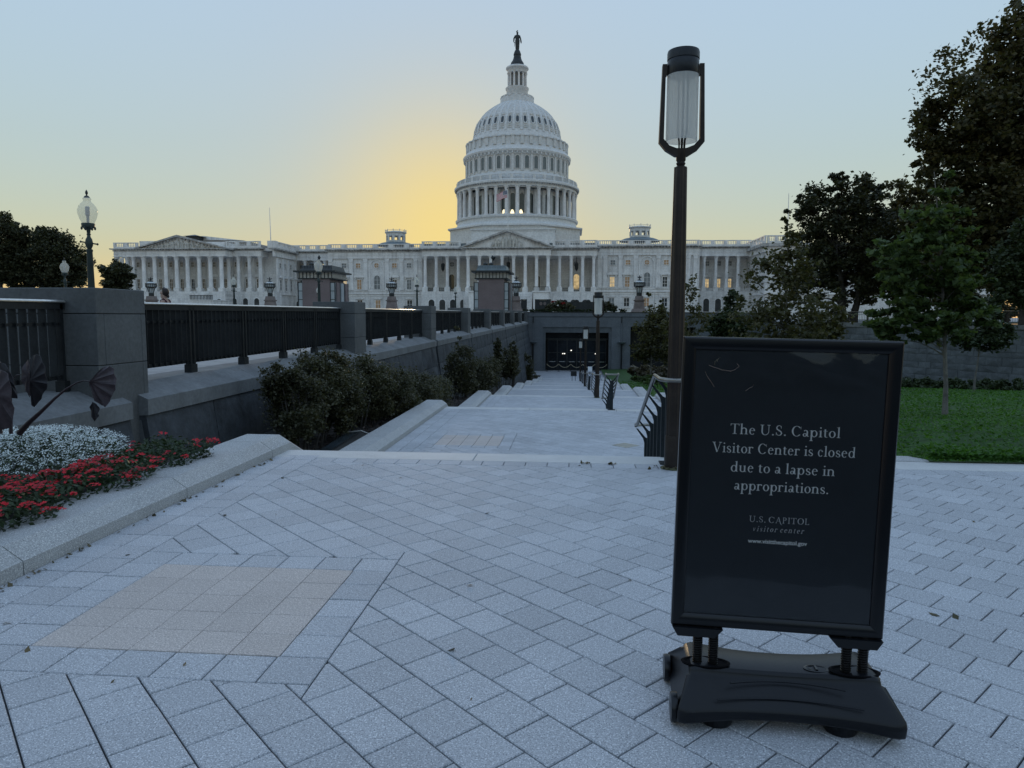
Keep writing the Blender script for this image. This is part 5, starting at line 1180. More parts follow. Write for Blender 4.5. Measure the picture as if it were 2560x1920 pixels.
# ------------------------------------------------------------------ lettering drawn stroke by stroke
class Glyphs:
    def __init__(s,T=.115,t=.042): s.T=T; s.t=t
    def rect(s,x0,x1,y0,y1): return [[(x0,y0),(x1,y0),(x1,y1),(x0,y1)]]
    def arc(s,cx,cy,rx,ry,tx,ty,a0,a1,n=14):
        o=[]
        for i in range(n):
            q=[]
            for k,inn in ((i,0),(i+1,0),(i+1,1),(i,1)):
                a=rad(a0+(a1-a0)*k/n); q.append((cx+(rx-tx*inn)*math.cos(a),cy+(ry-ty*inn)*math.sin(a)))
            o.append(q)
        return o
    def stroke(s,pts,ws):
        P=[Vector(p) for p in pts]; L=[];Rr=[]
        for i,p in enumerate(P):
            d=(P[min(i+1,len(P)-1)]-P[max(i-1,0)]).normalized(); n=Vector((-d.y,d.x)); w=ws[i] if isinstance(ws,(list,tuple)) else ws
            L.append(p+n*w/2); Rr.append(p-n*w/2)
        return [[tuple(L[i]),tuple(Rr[i]),tuple(Rr[i+1]),tuple(L[i+1])] for i in range(len(P)-1)]
    def ser(s,xc,y,w=.30,top=False):
        h=.034; b=.035; T=s.T/2; d=-1 if top else 1
        return [[(xc-w/2,y),(xc+w/2,y),(xc+w/2,y+d*h),(xc+T,y+d*(h+b)),(xc-T,y+d*(h+b)),(xc-w/2,y+d*h)]]
    def flag(s,xc,y): T=s.T/2; return [[(xc-T-.09,y-.075),(xc-T,y-.055),(xc-T,y-.13),(xc+T,y-.10),(xc+T,y+.02),(xc-T-.09,y-.05)]]
    def stem(s,xc,y0,y1,w=None): w=(w or s.T)/2; return s.rect(xc-w,xc+w,y0,y1)
    def g(s,c):
        T,t=s.T,s.t; X=.64
        if c=='T': return .74,s.rect(.03,.71,.955,1.0)+s.stem(.37,.04,.96)+s.ser(.37,0,.34)+[[(.03,1),(.03,.80),(.055,.80),(.10,.955)],[(.71,1),(.71,.80),(.685,.80),(.64,.955)]]
        if c=='h': return .66,s.stem(.13,.04,1.04)+s.flag(.13,1.04)+s.ser(.13,0,.27)+s.arc(.315,.42,.24,.235,T,.075,0,165)+s.stem(.4975,.04,.43)+s.ser(.4975,0,.27)
        if c=='n': return .66,s.stem(.13,.04,X-.02)+s.flag(.13,X)+s.ser(.13,0,.27)+s.arc(.315,.42,.24,.235,T,.075,0,165)+s.stem(.4975,.04,.43)+s.ser(.4975,0,.27)
        if c=='e': return .54,s.arc(.27,.315,.235,.335,.115,.05,12,318,20)+s.rect(.10,.475,.36,.40)
        if c=='U': return .86,s.stem(.17,.34,.97)+s.ser(.17,1,.30,True)+s.stem(.69,.34,.97,t*1.2)+s.ser(.69,1,.26,True)+s.arc(.4125,.36,.30,.375,T,.06,180,302,12)+s.arc(.4125,.36,.30,.375,t*1.3,.06,300,360,6)
        if c=='.': return .26,[[(.13+.072*math.cos(a),.06+.072*math.sin(a)) for a in [i*math.pi/6 for i in range(12)]]]
        if c in 'Ss':
            k=1 if c=='S' else X; w=.5 if c=='S' else .37; P=[(.82,.77),(.76,.92),(.5,.985),(.24,.92),(.13,.77),(.2,.62),(.5,.5),(.8,.38),(.9,.23),(.78,.07),(.48,.012),(.22,.08),(.1,.25)]
            W=[.5,.5,.55,.8,1,1.05,1.15,1.1,1,.85,.55,.5,.5]; th=T*(.92 if c=='S' else .85)
            return (.60 if c=='S' else .45),s.stroke([(.04+x*w*1.02,y*k) for x,y in P],[th*q for q in W])+[[(.04+.80*w,.70*k),(.04+.88*w,.70*k),(.04+.86*w,.97*k),(.04+.80*w,.90*k)],[(.04+.06*w,.05*k),(.04+.10*w,.02*k),(.04+.14*w,.31*k),(.04+.07*w,.31*k)]]
        if c=='C': return .84,s.arc(.44,.5,.385,.515,.135,.045,42,320,24)+[[(.73,.70),(.765,.70),(.765,.98),(.73,.92)]]
        if c=='c': return .50,s.arc(.265,.315,.225,.335,.115,.05,50,318,18)+[[(.40+.06*math.cos(a),.50+.06*math.sin(a)) for a in [i*math.pi/5 for i in range(10)]]]
        if c=='a': return .54,s.arc(.255,.43,.185,.22,T,.05,-5,150,12)+s.stem(.3825,.06,.44)+s.arc(.20,.165,.165,.178,.10,.05,0,360,18)+s.stroke([(.37,.10),(.43,.02),(.50,.04),(.52,.08)],[.07,.06,.04,.03])
        if c in 'pd':
            b=s.arc(.345 if c=='p' else .28,.315,.25,.335,.115,.055,0,360,22)
            return (.64,b+s.stem(.13,-.36,X-.02)+s.flag(.13,X)+s.ser(.13,-.40,.29)) if c=='p' else (.64,b+s.stem(.485,.04,1.04)+s.flag(.485,1.04)+[[(.485,0),(.60,.02),(.60,.05),(.485,.07)]])
        if c in 'il': h_=X if c=='i' else 1.04; return .31,s.stem(.16,.04,h_-.02)+s.flag(.16,h_)+s.ser(.16,0,.28)+([[(.155+.068*math.cos(a),.90+.068*math.sin(a)) for a in [i*math.pi/6 for i in range(12)]]] if c=='i' else [])
        if c=='t': return .38,s.stem(.16,.12,.78)+s.rect(.03,.34,.585,.63)+s.arc(.2525,.13,.15,.145,T,.05,180,320,8)
        if c=='o': return .58,s.arc(.29,.315,.26,.335,.12,.048,0,360,24)
        if c=='r': return .47,s.stem(.13,.04,X-.02)+s.flag(.13,X)+s.ser(.13,0,.29)+s.arc(.31,.44,.17,.21,.05,.08,45,160,7)+[[(.40+.062*math.cos(a),.56+.062*math.sin(a)) for a in [i*math.pi/5 for i in range(10)]]]
        if c=='u': return .66,s.stem(.14,.2,X-.02)+s.flag(.14,X)+s.arc(.31,.2,.2275,.215,T,.07,180,330,10)+s.stem(.4825,.04,X-.02)+s.flag(.4825,X)+[[(.4825,0),(.62,.02),(.62,.05),(.4825,.07)]]
        if c=='V': return .84,s.stroke([(.13,.98),(.43,0)],T)+s.stroke([(.70,.98),(.43,0)],t*1.1)+s.ser(.14,1,.30,True)+s.ser(.70,1,.26,True)
        if c=='v': return .5,s.stroke([(.07,.62),(.22,0)],T*.9)+s.stroke([(.40,.62),(.22,0)],t)
        if c=='A': return .84,s.stroke([(.12,0),(.40,1)],t*1.1)+s.stroke([(.40,1),(.68,0),(.80,-.24),(.92,-.27)],[T,T,T*.6,.03])+s.rect(.22,.56,.33,.37)+s.ser(.12,0,.2)
        if c=='P': return .62,s.stem(.15,.03,.98)+s.ser(.15,0,.28)+s.arc(.26,.74,.27,.26,.1,.045,-90,90,12)+s.rect(.08,.27,.955,1.0)+s.rect(.16,.27,.48,.52)
        if c=='I': return .34,s.stem(.17,.03,.98)+s.ser(.17,0,.28)+s.ser(.17,1,.28,True)
        if c=='O': return .9,s.arc(.45,.5,.40,.515,.12,.05,0,360,28)
        if c=='L': return .6,s.stem(.15,.03,.98)+s.ser(.15,1,.28,True)+s.rect(.06,.56,0,.045)+[[(.56,0),(.56,.22),(.535,.22),(.48,.045)]]
        return .30,[]
def lettering(text,width,base,cx,G,track=0,shear=0,sp=.30,k=1.0,cap=0):
    pen=0; polys=[]
    for c in text:
        if c==' ': pen+=sp; continue
        w,P=G.g(c); polys+=[[(x+pen,y) for x,y in p] for p in P]; pen+=w+track
    pen-=track; sc=width/pen; k=k if not cap else cap/sc; m=MB()
    for i,p in enumerate(polys):
        a=sum(p[j][0]*p[(j+1)%len(p)][1]-p[(j+1)%len(p)][0]*p[j][1] for j in range(len(p)))
        if a<0: p=p[::-1]
        d=-.0006-.00003*(i%9); m.add([(cx-width/2+x*sc+shear*y*sc*k,d,base+y*sc*k) for x,y in p],[tuple(range(len(p)))])
    return m
# ------------------------------------------------------------------ the closed notice on its sprung stand
SG=thing('sign_stand','black sprung sign stand with white lettering saying the visitor center is closed','sign',(.773,2.62,0),rotz=-.045)
PB=mat('black_plastic',(.005,.006,.0085),.36,var=.25,scale=5,fine=160,spec=.35,bump=.05,bscale=420); FRM=mat('black_frame',(.005,.006,.008),.3,var=.2,scale=4,fine=0,spec=.4)
POST=mat('poster_print',(.034,.041,.052),.35,var=.12,scale=3,fine=0,spec=.35); INK=mat('poster_ink',(.86,.88,.90),.5,var=.03,fine=0); INK2=mat('poster_ink_grey',(.68,.70,.74),.5,var=.03,fine=0)
TR=Matrix.Translation((0,0,.88))@Matrix.Rotation(.0175,4,'Y'); FWD,FHT=.756,1.085; fwid=.046
def sp(name,mb,mt,par=SG,smooth=True,tilt=True,**k):
    if tilt: mb.xf(TR)
    return part(par,name,mb,mt,smooth=smooth,**k)
a,b=FWD/2,FHT/2
for nm,q in (('frame_rail',[(-a,b),(a,b),(a-fwid,b-fwid),(-a+fwid,b-fwid)]),('frame_rail',[(-a,-b),(a,-b),(a-fwid,-b+fwid),(-a+fwid,-b+fwid)]),('frame_rail',[(-a,-b),(-a,b),(-a+fwid,b-fwid),(-a+fwid,-b+fwid)]),('frame_rail',[(a,-b),(a,b),(a-fwid,b-fwid),(a-fwid,-b+fwid)])):
    m=MB(); o0,o1,i1,i0=q; mid=lambda p,r,t:(p[0]+(r[0]-p[0])*t,p[1]+(r[1]-p[1])*t)
    sec=[(0,.016),(0,-.010),(.12,-.017),(.45,-.019),(.85,-.013),(1,-.006),(1,.016)]; V=[]
    for (po,pi) in ((o0,i0),(o1,i1)):
        for t_,y in sec: p=mid(po,pi,t_); V.append((p[0],y,p[1]))
    n=len(sec); F=[(i,i+1,i+1+n,i+n) for i in range(n-1)]+[tuple(range(n-1,-1,-1)),tuple(range(n,2*n)),(n-1,0,n,2*n-1)]
    m.add(V,F); sp(nm,m,FRM)
m=MB()
for sx_ in (-1,1):
    for sz_ in (-1,1): m.lathe([(.012,-.019),(.012,-.006)],12); 
m=MB(); m.box(-a+.03,a-.03,.002,.012,-b+.03,b-.03); sp('back_panel',m,PB,smooth=False)
poster=MB(); nx,nz=24,34; V=[]
for j in range(nz+1):
    for i in range(nx+1):
        u=-a+.04+(2*a-.08)*i/nx; w=-b+.04+(2*b-.08)*j/nz; V.append((u,0,w))
poster.add(V,[(j*(nx+1)+i,j*(nx+1)+i+1,(j+1)*(nx+1)+i+1,(j+1)*(nx+1)+i) for j in range(nz) for i in range(nx)]); pst=sp('poster',poster,POST)
GR,GL=Glyphs(),Glyphs(.085,.038)
for tx,w,bs,cx in (('The U.S. Capitol',.385,.191,-.004),('Visitor Center is closed',.502,.121,-.006),('due to a lapse in',.367,.051,-.005),('appropriations.',.334,-.016,-.006)):
    sp('lettering',lettering(tx,w,bs,cx,GR,track=.035,sp=.30,cap=.0375),INK,pst,smooth=False)
m=lettering('U.S. CAPITOL',.213,-.134,-.006,GL,track=.07,sp=.24,cap=.0225)
sp('lettering',m,INK2,pst,smooth=False); sp('lettering',lettering('visitor center',.18,-.168,-.008,GL,track=.22,shear=.22,sp=.3),INK2,pst,smooth=False)
fc=bpy.data.curves.new('web_address','FONT'); fc.body='www.visitthecapitol.gov'; fc.size=.0215; fc.align_x='CENTER'; fc.fill_mode='FRONT'; fc.offset=.0005
fo=lnk(bpy.data.objects.new('web_address',fc)); bpy.context.view_layer.update(); fm=bpy.data.meshes.new_from_object(fo.evaluated_get(bpy.context.evaluated_depsgraph_get()))
w0=max(v.co.x for v in fm.vertices)-min(v.co.x for v in fm.vertices); mm=MB(); k=.210/w0; x0_=min(v.co.x for v in fm.vertices)
mm.add([((v.co.x-x0_)*k-.105-.008,-.0006,v.co.y*k-.213) for v in fm.vertices],[tuple(p.vertices) for p in fm.polygons]); bpy.data.objects.remove(fo); sp('lettering',mm,INK,pst,smooth=False)
TEAR=mat('torn_tape',(.20,.15,.125),.25,spec=.6,fine=0)
# crinkled clear cover sheet
def sheetmat():
    m_,t_,o_=_nodes('clear_cover'); tr=_n(t_,'ShaderNodeBsdfTransparent'); gl=_n(t_,'ShaderNodeBsdfGlossy'); gl.inputs['Roughness'].default_value=.06
    lw=_n(t_,'ShaderNodeFresnel'); lw.inputs[0].default_value=1.38; g_=_n(t_,'ShaderNodeNewGeometry'); bp=_n(t_,'ShaderNodeBump'); bp.inputs['Strength'].default_value=.22; bp.inputs['Distance'].default_value=.01
    mp=_n(t_,'ShaderNodeMapping'); mp.inputs['Scale'].default_value=(1,1,1.4); t_.links.new(g_.outputs['Position'],mp.inputs[0]); t_.links.new(_noise(t_,mp.outputs[0],3.5,2,.4),bp.inputs['Height'])
    for n_ in (gl,lw): t_.links.new(bp.outputs[0],n_.inputs['Normal'])
    x=_n(t_,'ShaderNodeMixShader'); t_.links.new(lw.outputs[0],x.inputs[0]); t_.links.new(tr.outputs[0],x.inputs[1]); t_.links.new(gl.outputs[0],x.inputs[2]); t_.links.new(x.outputs[0],o_.inputs[0]); return m_
sh=MB(); nx,nz=40,56; V=[]
for j in range(nz+1):
    for i in range(nx+1):
        u=i/nx; w=j/nz; env=min(1,6*min(u,1-u,w,1-w)+.05)
        top_=max(0,(w-.86)/.14); y=-.0028-.0012*env*(math.sin(u*5+w*3)+1)
        y-=top_*(1-top_)*4*.006*math.exp(-((u-.62)/.4)**2)*(1+.5*math.sin(u*17+w*30)); y-=.004*math.exp(-((u-.9)**2+(w-.93)**2)/.004)*(1+math.sin(w*90+u*40))*.6
        y-=.003*math.exp(-((u-.12)**2+(w-.93)**2)/.006)*(1+math.sin(w*70-u*60))
        V.append((-a+.042+(2*a-.084)*u,y,-b+.042+(2*b-.084)*w))
sh.add(V,[(j*(nx+1)+i,j*(nx+1)+i+1,(j+1)*(nx+1)+i+1,(j+1)*(nx+1)+i) for j in range(nz) for i in range(nx)]); sp('cover_sheet',sh,sheetmat())
for p in ([(-.285,.440),(-.262,.432),(-.235,.424),(-.205,.421),(-.19,.428),(-.178,.440),(-.186,.449)],[(-.297,.418),(-.289,.400),(-.278,.386),(-.262,.362)],[(-.152,.350),(-.139,.361),(-.128,.367),(-.124,.377)]):
    m=MB()
    for i in range(len(p)-1):
        (x0,z0),(x1,z1)=p[i],p[i+1]; w=.0019; m.add([(x0,-.010,z0-w*.3),(x1,-.0105,z1-w),(x1,-.012,z1+w*.6),(x0,-.0115,z0+w)],[(0,1,2,3)])
    sp('tape_tear',m,TEAR,smooth=False)
# feet brackets and springs
for s in (-1,1):
    m=MB(); x0,x1=(-.375,-.19) if s<0 else (.19,.375); o=[(x0,-b-.002),(x1,-b-.002),(x1-(.02 if s>0 else .03),-b-.035),(x0+(.02 if s<0 else .03),-b-.035)]
    m.prism(o,-.03,.03); sp('bracket',m,FRM,smooth=False)
    for d in (-.029,.029):
        xc=s*.268+d+.010; m=MB(); n=170; m.tube([(xc+.0155*math.cos(t),.0155*math.sin(t)+.0,.150+.190*i/n) for i,t in enumerate(np.linspace(0,2*math.pi*21,n+1))],.0042,5); sp('spring',m,mat('spring_steel',(.03,.028,.027),.4,metal=.7) if (s<0 and d<0) else bpy.data.materials['spring_steel'],tilt=False)
        m=MB(); m.lathe([(.010,.14),(.010,.345)],8,(xc,0,0)); sp('spring_core',m,BLACKM,tilt=False)
# hollow plastic ballast base with waisted sides
m=MB(); prof=[(.028,.21,1.0),(.034,.232,1.0),(.078,.242,1.0),(.098,.232,1.0),(.180,.128,.955),(.186,.119,.95),(.203,.112,.945),(.207,.10,.935)]
prof2=prof+[(z,-d,xh) for z,d,xh in prof[::-1]]; NU=28; V=[]
for i in range(NU+1):
    u=-1+2*i/NU; uu=math.copysign(abs(u)**.9,u); e=max(0,abs(u)-.86)/.14
    for z,d,xh in prof2:
        k=(.80+.20*u*u) if z<.15 else (.74+.26*u*u); k*=1-.10*e*e
        zz=z-(.022*(1-u*u) if z>.17 else .012*(1-u*u) if z>.15 else 0)+.018*(1-u*u)*(1 if z<.06 else 0); V.append((.02+uu*(.392*xh-(.030 if z>.15 else 0)),-d*k+.06,zz-.012*e*e*(z>.1)))
n=len(prof2); F=[(i*n+j,(i+1)*n+j,(i+1)*n+(j+1)%n,i*n+(j+1)%n) for i in range(NU) for j in range(n)]+[tuple(range(n)),tuple(NU*n+j for j in range(n-1,-1,-1))]
m.add(V,F); me=m.mesh('base',PB); bo=part(SG,'base',me,None); bv=bo.modifiers.new('b','BEVEL'); bv.width=.008; bv.segments=2; bv.limit_method='ANGLE'; bv.angle_limit=rad(35)
for x in (-.268,.268): m=MB(); m.lathe([(.088,.0),(.092,.006),(.082,.008),(.072,.002)],28,cap=False); m.add([(.073*math.cos(t),.073*math.sin(t),.003) for t in np.linspace(0,2*math.pi,25)[:-1]],[tuple(range(24))]); m.v=[(x+.012+p[0]*1.0,p[1]*.5+.0,p[2]+.193) for p in m.v]; sp('spring_well',m,mat('well_shade',(.003,.003,.004),.9,spec=.1,fine=0) if x<0 else bpy.data.materials['well_shade'],tilt=False)  # flat black disc paints the shade inside each spring hole
m=MB(); m.lathe([(.045,0),(.045,.006),(.038,.007),(.032,.003),(.004,.003)],22,cap=False); m.box(-.004,.004,-.026,.026,.003,.010); m.v=[(p[0]+.15,p[1]*.6+.02,p[2]+.184) for p in m.v]; sp('filler_cap',m,FRM,tilt=False)
for k,(yy,zz,w_) in enumerate(((-.105,.160,.2),(-.152,.118,.25))):
    m=MB(); m.tube([(.02+w_*t,yy+.052-.018*t*t*4*.6,zz-.004*(1-t*t)+.010) for t in np.linspace(-1,1,15)],.0032,6); sp('moulded_rib',m,PB,tilt=False)
for x,y in ((-.22,-.055),(.22,-.055),(-.22,.2),(.22,.2)): m=MB(); m.lathe([(.055,0),(.06,.01),(.058,.06)],18,(x,y+.0,0)); sp('foot',m,FRM,tilt=False)
for y in (-.10,.20): m=MB(); m.lathe([(.03,-.014),(.052,-.012),(.055,0),(.052,.012),(.03,.014)],20); m.xf(Matrix.Translation((-.378,y+.02,.056))@Matrix.Rotation(rad(90),4,'Y')); sp('wheel',m,FRM,tilt=False)
# ------------------------------------------------------------------ foliage
def leafmesh(name,P,size,m_,rng,asp=1.5,up=.25,fold=.25,jit=.35):
    """one small folded leaf (two triangles) at each point"""
    n=len(P); d=rng.normal(size=(n,3)); d[:,2]*=.6; d/=np.linalg.norm(d,axis=1)[:,None]+1e-9
    w=rng.normal(size=(n,3)); nrm=np.cross(d,w); nrm[:,2]+=up*np.sign(nrm[:,2]+1e-9); nrm/=np.linalg.norm(nrm,axis=1)[:,None]+1e-9
    s=np.cross(nrm,d); s/=np.linalg.norm(s,axis=1)[:,None]+1e-9
    sz=(size*(1+jit*rng.uniform(-1,1,n)))[:,None]
    V=np.empty((n,4,3)); V[:,0]=P-d*sz*asp*.5; V[:,1]=P+s*sz*.5-nrm*sz*fold*.3; V[:,2]=P+d*sz*asp*.5; V[:,3]=P-s*sz*.5-nrm*sz*fold*.3
    me=bpy.data.meshes.new(name); me.vertices.add(n*4); me.vertices.foreach_set('co',V.reshape(-1))
    me.loops.add(n*6); me.polygons.add(n*2); b=np.arange(n)[:,None]*4
    me.loops.foreach_set('vertex_index',(b+np.array([0,1,2,0,2,3])).reshape(-1).astype(np.int32)); me.polygons.foreach_set('loop_start',np.arange(0,n*6,3,dtype=np.int32)); me.polygons.foreach_set('loop_total',np.full(n*2,3,np.int32))
    me.update(calc_edges=True); me.materials.append(m_); return me
def blobpts(blobs,nc,per,rng,cs=.2,shell=2.2,flat=.75):
    vol=np.array([b[3]*b[4]*b[5] for b in blobs])**.75; vol/=vol.sum(); C=[];P=[]
    for k in rng.choice(len(blobs),nc,p=vol):
        x,y,z,rx,ry,rz=blobs[k]; d=rng.normal(size=3); d/=np.linalg.norm(d); r=rng.uniform()**(1/shell); c=np.array([x+d[0]*rx*r,y+d[1]*ry*r,z+d[2]*rz*r]); C.append(c)
        s=cs*min(rx,rz)*rng.uniform(.6,1.3); q=rng.normal(size=(per,3)); q[:,2]*=flat; P.append(c+q*s*.55)
    return C,np.concatenate(P)
def bl(px,py,rx,ry,Y,dep=.9):
    p=at(px,py,Y); s=Y/1783; return (p.x,p.y,p.z,rx*s,rx*s*dep,ry*s)
def tree(label,base,blobs,nc,per,size,lm,tr=.2,name='tree',bark=None,group=None,seed=1,limbs=16,cs=.2,cat='tree',split=1,lean=(0,0),flat=.75,asp=1.5,shell=2.2,topz=None):
    rng=np.random.default_rng(seed); rr=random.Random(seed); t=thing(name,label,cat,base,group=group); bark=bark or BARK
    C,P=blobpts(blobs,nc,per,rng,cs,shell,flat)
    if tr:
        zt=topz or max(b[2]+b[5]*.5 for b in blobs); cx=sum(b[0]*b[3] for b in blobs)/sum(b[3] for b in blobs); cy=sum(b[1]*b[3] for b in blobs)/sum(b[3] for b in blobs)
        m=MB(); B0=Vector(base); T=Vector((cx,cy,zt)); n=7
        for k in range(split):
            off=Vector((rr.uniform(-1,1),rr.uniform(-1,1),0))*tr*(2.2 if split>1 else .0)
            path=[B0+off*(1+i*.25)+(T-B0)*Vector((1,1,1)).x*0+Vector(((T.x-B0.x)*(i/n)**1.6,(T.y-B0.y)*(i/n)**1.6,(T.z-B0.z)*i/n))+Vector((rr.uniform(-1,1),rr.uniform(-1,1),0))*tr*.35*(i>0) for i in range(n+1)]
            m.tube(path,[tr*(1.35 if i==0 else 1-.86*i/n) for i in range(n+1)],8)
            m.v[-0:]  # keep
            if k==0: main=path
        for c in rr.sample(C,min(limbs,len(C))):
            c=Vector(c); u=min(.9,max(.22,(c.z-B0.z)/(T.z-B0.z)*.92-.04)); i=u*n; a=main[int(i)].lerp(main[min(n,int(i)+1)],i%1); r=tr*(1-.86*u)*.42; mid=a.lerp(c,.5)+Vector((0,0,(c-a).length*.10))
            m.tube([a,a.lerp(mid,.5)+Vector((0,0,.02)),mid,c],[r,r*.75,r*.5,r*.15],5)
        part(t,'trunk',m,bark,world=True)
    o=ORG[t.name]; part(t,'crown',leafmesh('crown',P-np.array(o),size,lm,rng,asp=asp),None); return t
LF_OAK=leafmat('oak_leaves',(.05,.058,.028),(.12,.105,.048),.36); LF_DARK=leafmat('dark_leaves',(.036,.046,.026),(.08,.08,.04),.3); LF_LIN=leafmat('linden_leaves',(.06,.10,.038),(.115,.165,.058),.42)
LF_BIR=leafmat('birch_leaves',(.07,.08,.035),(.12,.11,.05),.35); LF_SHR=leafmat('shrub_leaves',(.048,.056,.03),(.12,.112,.064),.28,.4); LF_GRN=leafmat('mid_leaves',(.035,.055,.025),(.06,.08,.035),.25)
GZ0=plz(70)
tree('huge dark oak filling the upper right corner',(38.5,62,1.0),[bl(2530,230,190,190,62),bl(2430,360,145,150,62),bl(2520,470,200,170,62),bl(2440,600,170,120,64),bl(2590,620,150,130,60),bl(2580,110,110,110,62),bl(2340,330,62,80,62),bl(2355,440,70,70,62),bl(2480,700,160,60,66)],900,75,.25,LF_OAK,.75,seed=3,limbs=90,cs=.145,shell=2.0)
tree('dark bushy tree with ragged top right of the building',(ax(2112,76),76,1.0),[bl(2090,520,95,85,76),bl(2040,590,70,80,76),bl(2130,600,110,110,76),bl(2080,690,120,70,76),bl(2180,690,80,70,76),bl(2000,520,36,30,76),bl(2170,470,40,44,76),bl(2090,455,30,34,76),bl(2185,560,50,70,76)],470,75,.23,LF_DARK,.42,seed=4,limbs=44,split=2,cs=.19,topz=9)
tree('dark tree with golden top leaves left of the oak',(ax(2270,80),80,1.0),[bl(2270,510,80,60,80),bl(2310,580,80,100,80),bl(2240,640,90,90,80),bl(2340,690,110,70,80),bl(2270,720,80,40,80)],380,110,.22,LF_OAK,.4,seed=5,limbs=20,cs=.2)
tree('round blue green tree at the right edge',(ax(2560,52),52,1.0),[bl(2575,650,85,110,52),bl(2555,710,60,60,52)],110,110,.2,LF_GRN,.25,seed=6,limbs=10)
zz=lawnz(8.3,16.4)
tree('leafy young linden with pale trunk standing on the lawn',(8.28,16.4,zz-.05),[bl(2320,800,150,55,16.4),bl(2320,720,125,60,16.4),bl(2300,640,105,60,16.4),bl(2345,570,72,60,16.4),bl(2345,500,40,45,16.4),bl(2240,800,70,40,16.2),bl(2410,700,65,30,16.5),bl(2400,640,55,25,16.4),bl(2230,690,60,30,16.3),bl(2365,445,18,30,16.4),bl(2420,600,40,16,16.4),bl(2215,660,40,16,16.4)],300,36,.115,LF_LIN,.055,bark=BARKL,seed=7,limbs=26,cs=.26,asp=1.25,flat=.45,shell=2.0)
tree('small young tree with thin trunk near the right retaining wall',(ax(2447,44),44,lawnz(25,44)-.05),[bl(2460,840,68,38,44),bl(2475,790,42,40,44),bl(2495,745,20,28,44)],90,55,.15,LF_GRN,.06,bark=BARKL,seed=8,limbs=14,cs=.3)
tree('airy olive tree with see-through crown right of the tall lamp',(ax(1968,40),40,lawnz(12,40)-.05),[bl(1960,700,95,80,40),bl(1930,780,95,60,40),bl(2000,800,85,70,40),bl(1975,630,65,45,40),bl(1985,575,30,40,40),bl(1905,660,45,40,40),bl(1955,545,14,22,40),bl(1950,860,130,50,40),bl(2060,790,35,45,41)],230,26,.16,LF_BIR,.085,bark=BARKL,seed=9,limbs=44,cs=.32,shell=1.7,topz=5.6)
tree('airy yellowish tree lower beside the olive tree',(ax(2075,43),43,lawnz(15,43)-.05),[bl(2060,800,50,60,43),bl(2070,850,50,40,43),bl(2085,745,14,30,43)],80,30,.15,LF_BIR,.05,bark=BARKL,seed=10,limbs=14,cs=.3)
tree('compact dark green tree left of the olive tree',(ax(1825,48),48,lawnz(10,48)-.05),[bl(1822,810,52,40,48),bl(1835,765,26,34,48),bl(1800,835,50,26,48)],110,60,.16,LF_GRN,.08,seed=11,limbs=8,cs=.28)
tree('sparse sapling just right of the tall lamp shaft',(ax(1722,45),45,lawnz(7,45)-.05),[bl(1725,745,32,60,45),bl(1715,830,42,50,45),bl(1745,790,30,40,45)],60,14,.15,LF_BIR,.04,bark=BARKL,seed=12,limbs=20,cs=.32,shell=1.6)
tree('birch in front of the entrance front left of the tall lamp',(ax(1630,58),58,lawnz(5.8,58)-.1),[bl(1628,850,46,56,58),bl(1640,790,36,36,58),bl(1622,745,10,24,58),bl(1650,755,9,18,58),bl(1605,880,30,26,58),bl(1672,880,32,34,58)],150,34,.15,LF_BIR,.075,bark=BARKL,seed=13,limbs=24,cs=.26)
tree('birch close behind the shaft of the tall lamp',(ax(1690,56),56,lawnz(7.5,56)-.1),[bl(1688,850,32,70,56)],60,40,.15,LF_BIR,.06,bark=BARKL,seed=14,limbs=8,cs=.3)
for i,(px,py,rx,ry,Y,lb) in enumerate(((120,650,92,82,112,'broad dark round tree on the left behind the small globe lamp'),(5,625,66,105,108,'dark tall tree cut by the left edge'),(292,695,46,42,100,'small dark round tree at the left end of the building'))):
    ex=[bl(px-20,py-50,60,40,Y),bl(px+55,py+20,55,50,Y),bl(px-60,py+10,50,60,Y)] if i==0 else []
    tree(lb,(ax(px,Y),Y,plz(Y)),[bl(px,py,rx,ry,Y),bl(px,py+50,rx,40,Y)]+ex,(420,280,160)[i],110,.28,LF_DARK,.4,seed=20+i,limbs=16,cs=.2,shell=2.6)
tree('low dark tree beyond the right railing closing the view',(ax(2520,95),95,1.0),[bl(2480,750,60,36,95),bl(2560,755,60,34,95),bl(2390,745,60,36,95),bl(2520,786,110,12,94),bl(2440,786,80,12,94)],150,90,.25,LF_DARK,.3,seed=27,limbs=8,cs=.3)
# --- shrubs against the left wall
def shrub(label,blobs,nc,per,size,lm=LF_SHR,seed=1,tw=14):
    b=blobs[0]; rng=np.random.default_rng(seed); rr=random.Random(seed); base=(b[0],b[1],kerbz(b[1],0)-.1)
    t=thing('wall_shrub',label,'shrub',base,group='shrubs along the left wall'); C,P=blobpts(blobs,nc,per,rng,.3,3.2,.8)
    P[:,0]=np.maximum(P[:,0],-5.45+.1*rng.uniform(size=len(P))+(P[:,2]<-.0)*.0); P[:,2]=np.maximum(P[:,2],np.array([kerbz(y,-.12) for y in P[:,1]])); P[:,0]=np.minimum(P[:,0],XL-.42+.25*rng.uniform(size=len(P)))
    m=MB()
    for c in rr.sample(C,min(tw,len(C))):
        c=Vector(c); d=Vector((rr.uniform(-.3,.3),rr.uniform(-.3,.3),rr.uniform(.15,.4))); a=Vector((c.x*.5+base[0]*.5,c.y,base[2])); m.tube([a,a.lerp(c,.6)+Vector((.05,0,.05)),c,c+d*.6],[.02,.012,.007,.002],4)
        k=int(per*.25); P=np.concatenate([P,np.array(c+d*.45)+rng.normal(size=(k,3))*np.array([.07,.07,.12])])
    part(t,'stems',m,BARK,world=True,kind='stuff'); part(t,'foliage',leafmesh('foliage',P-np.array(base),size,lm,rng),None); return t
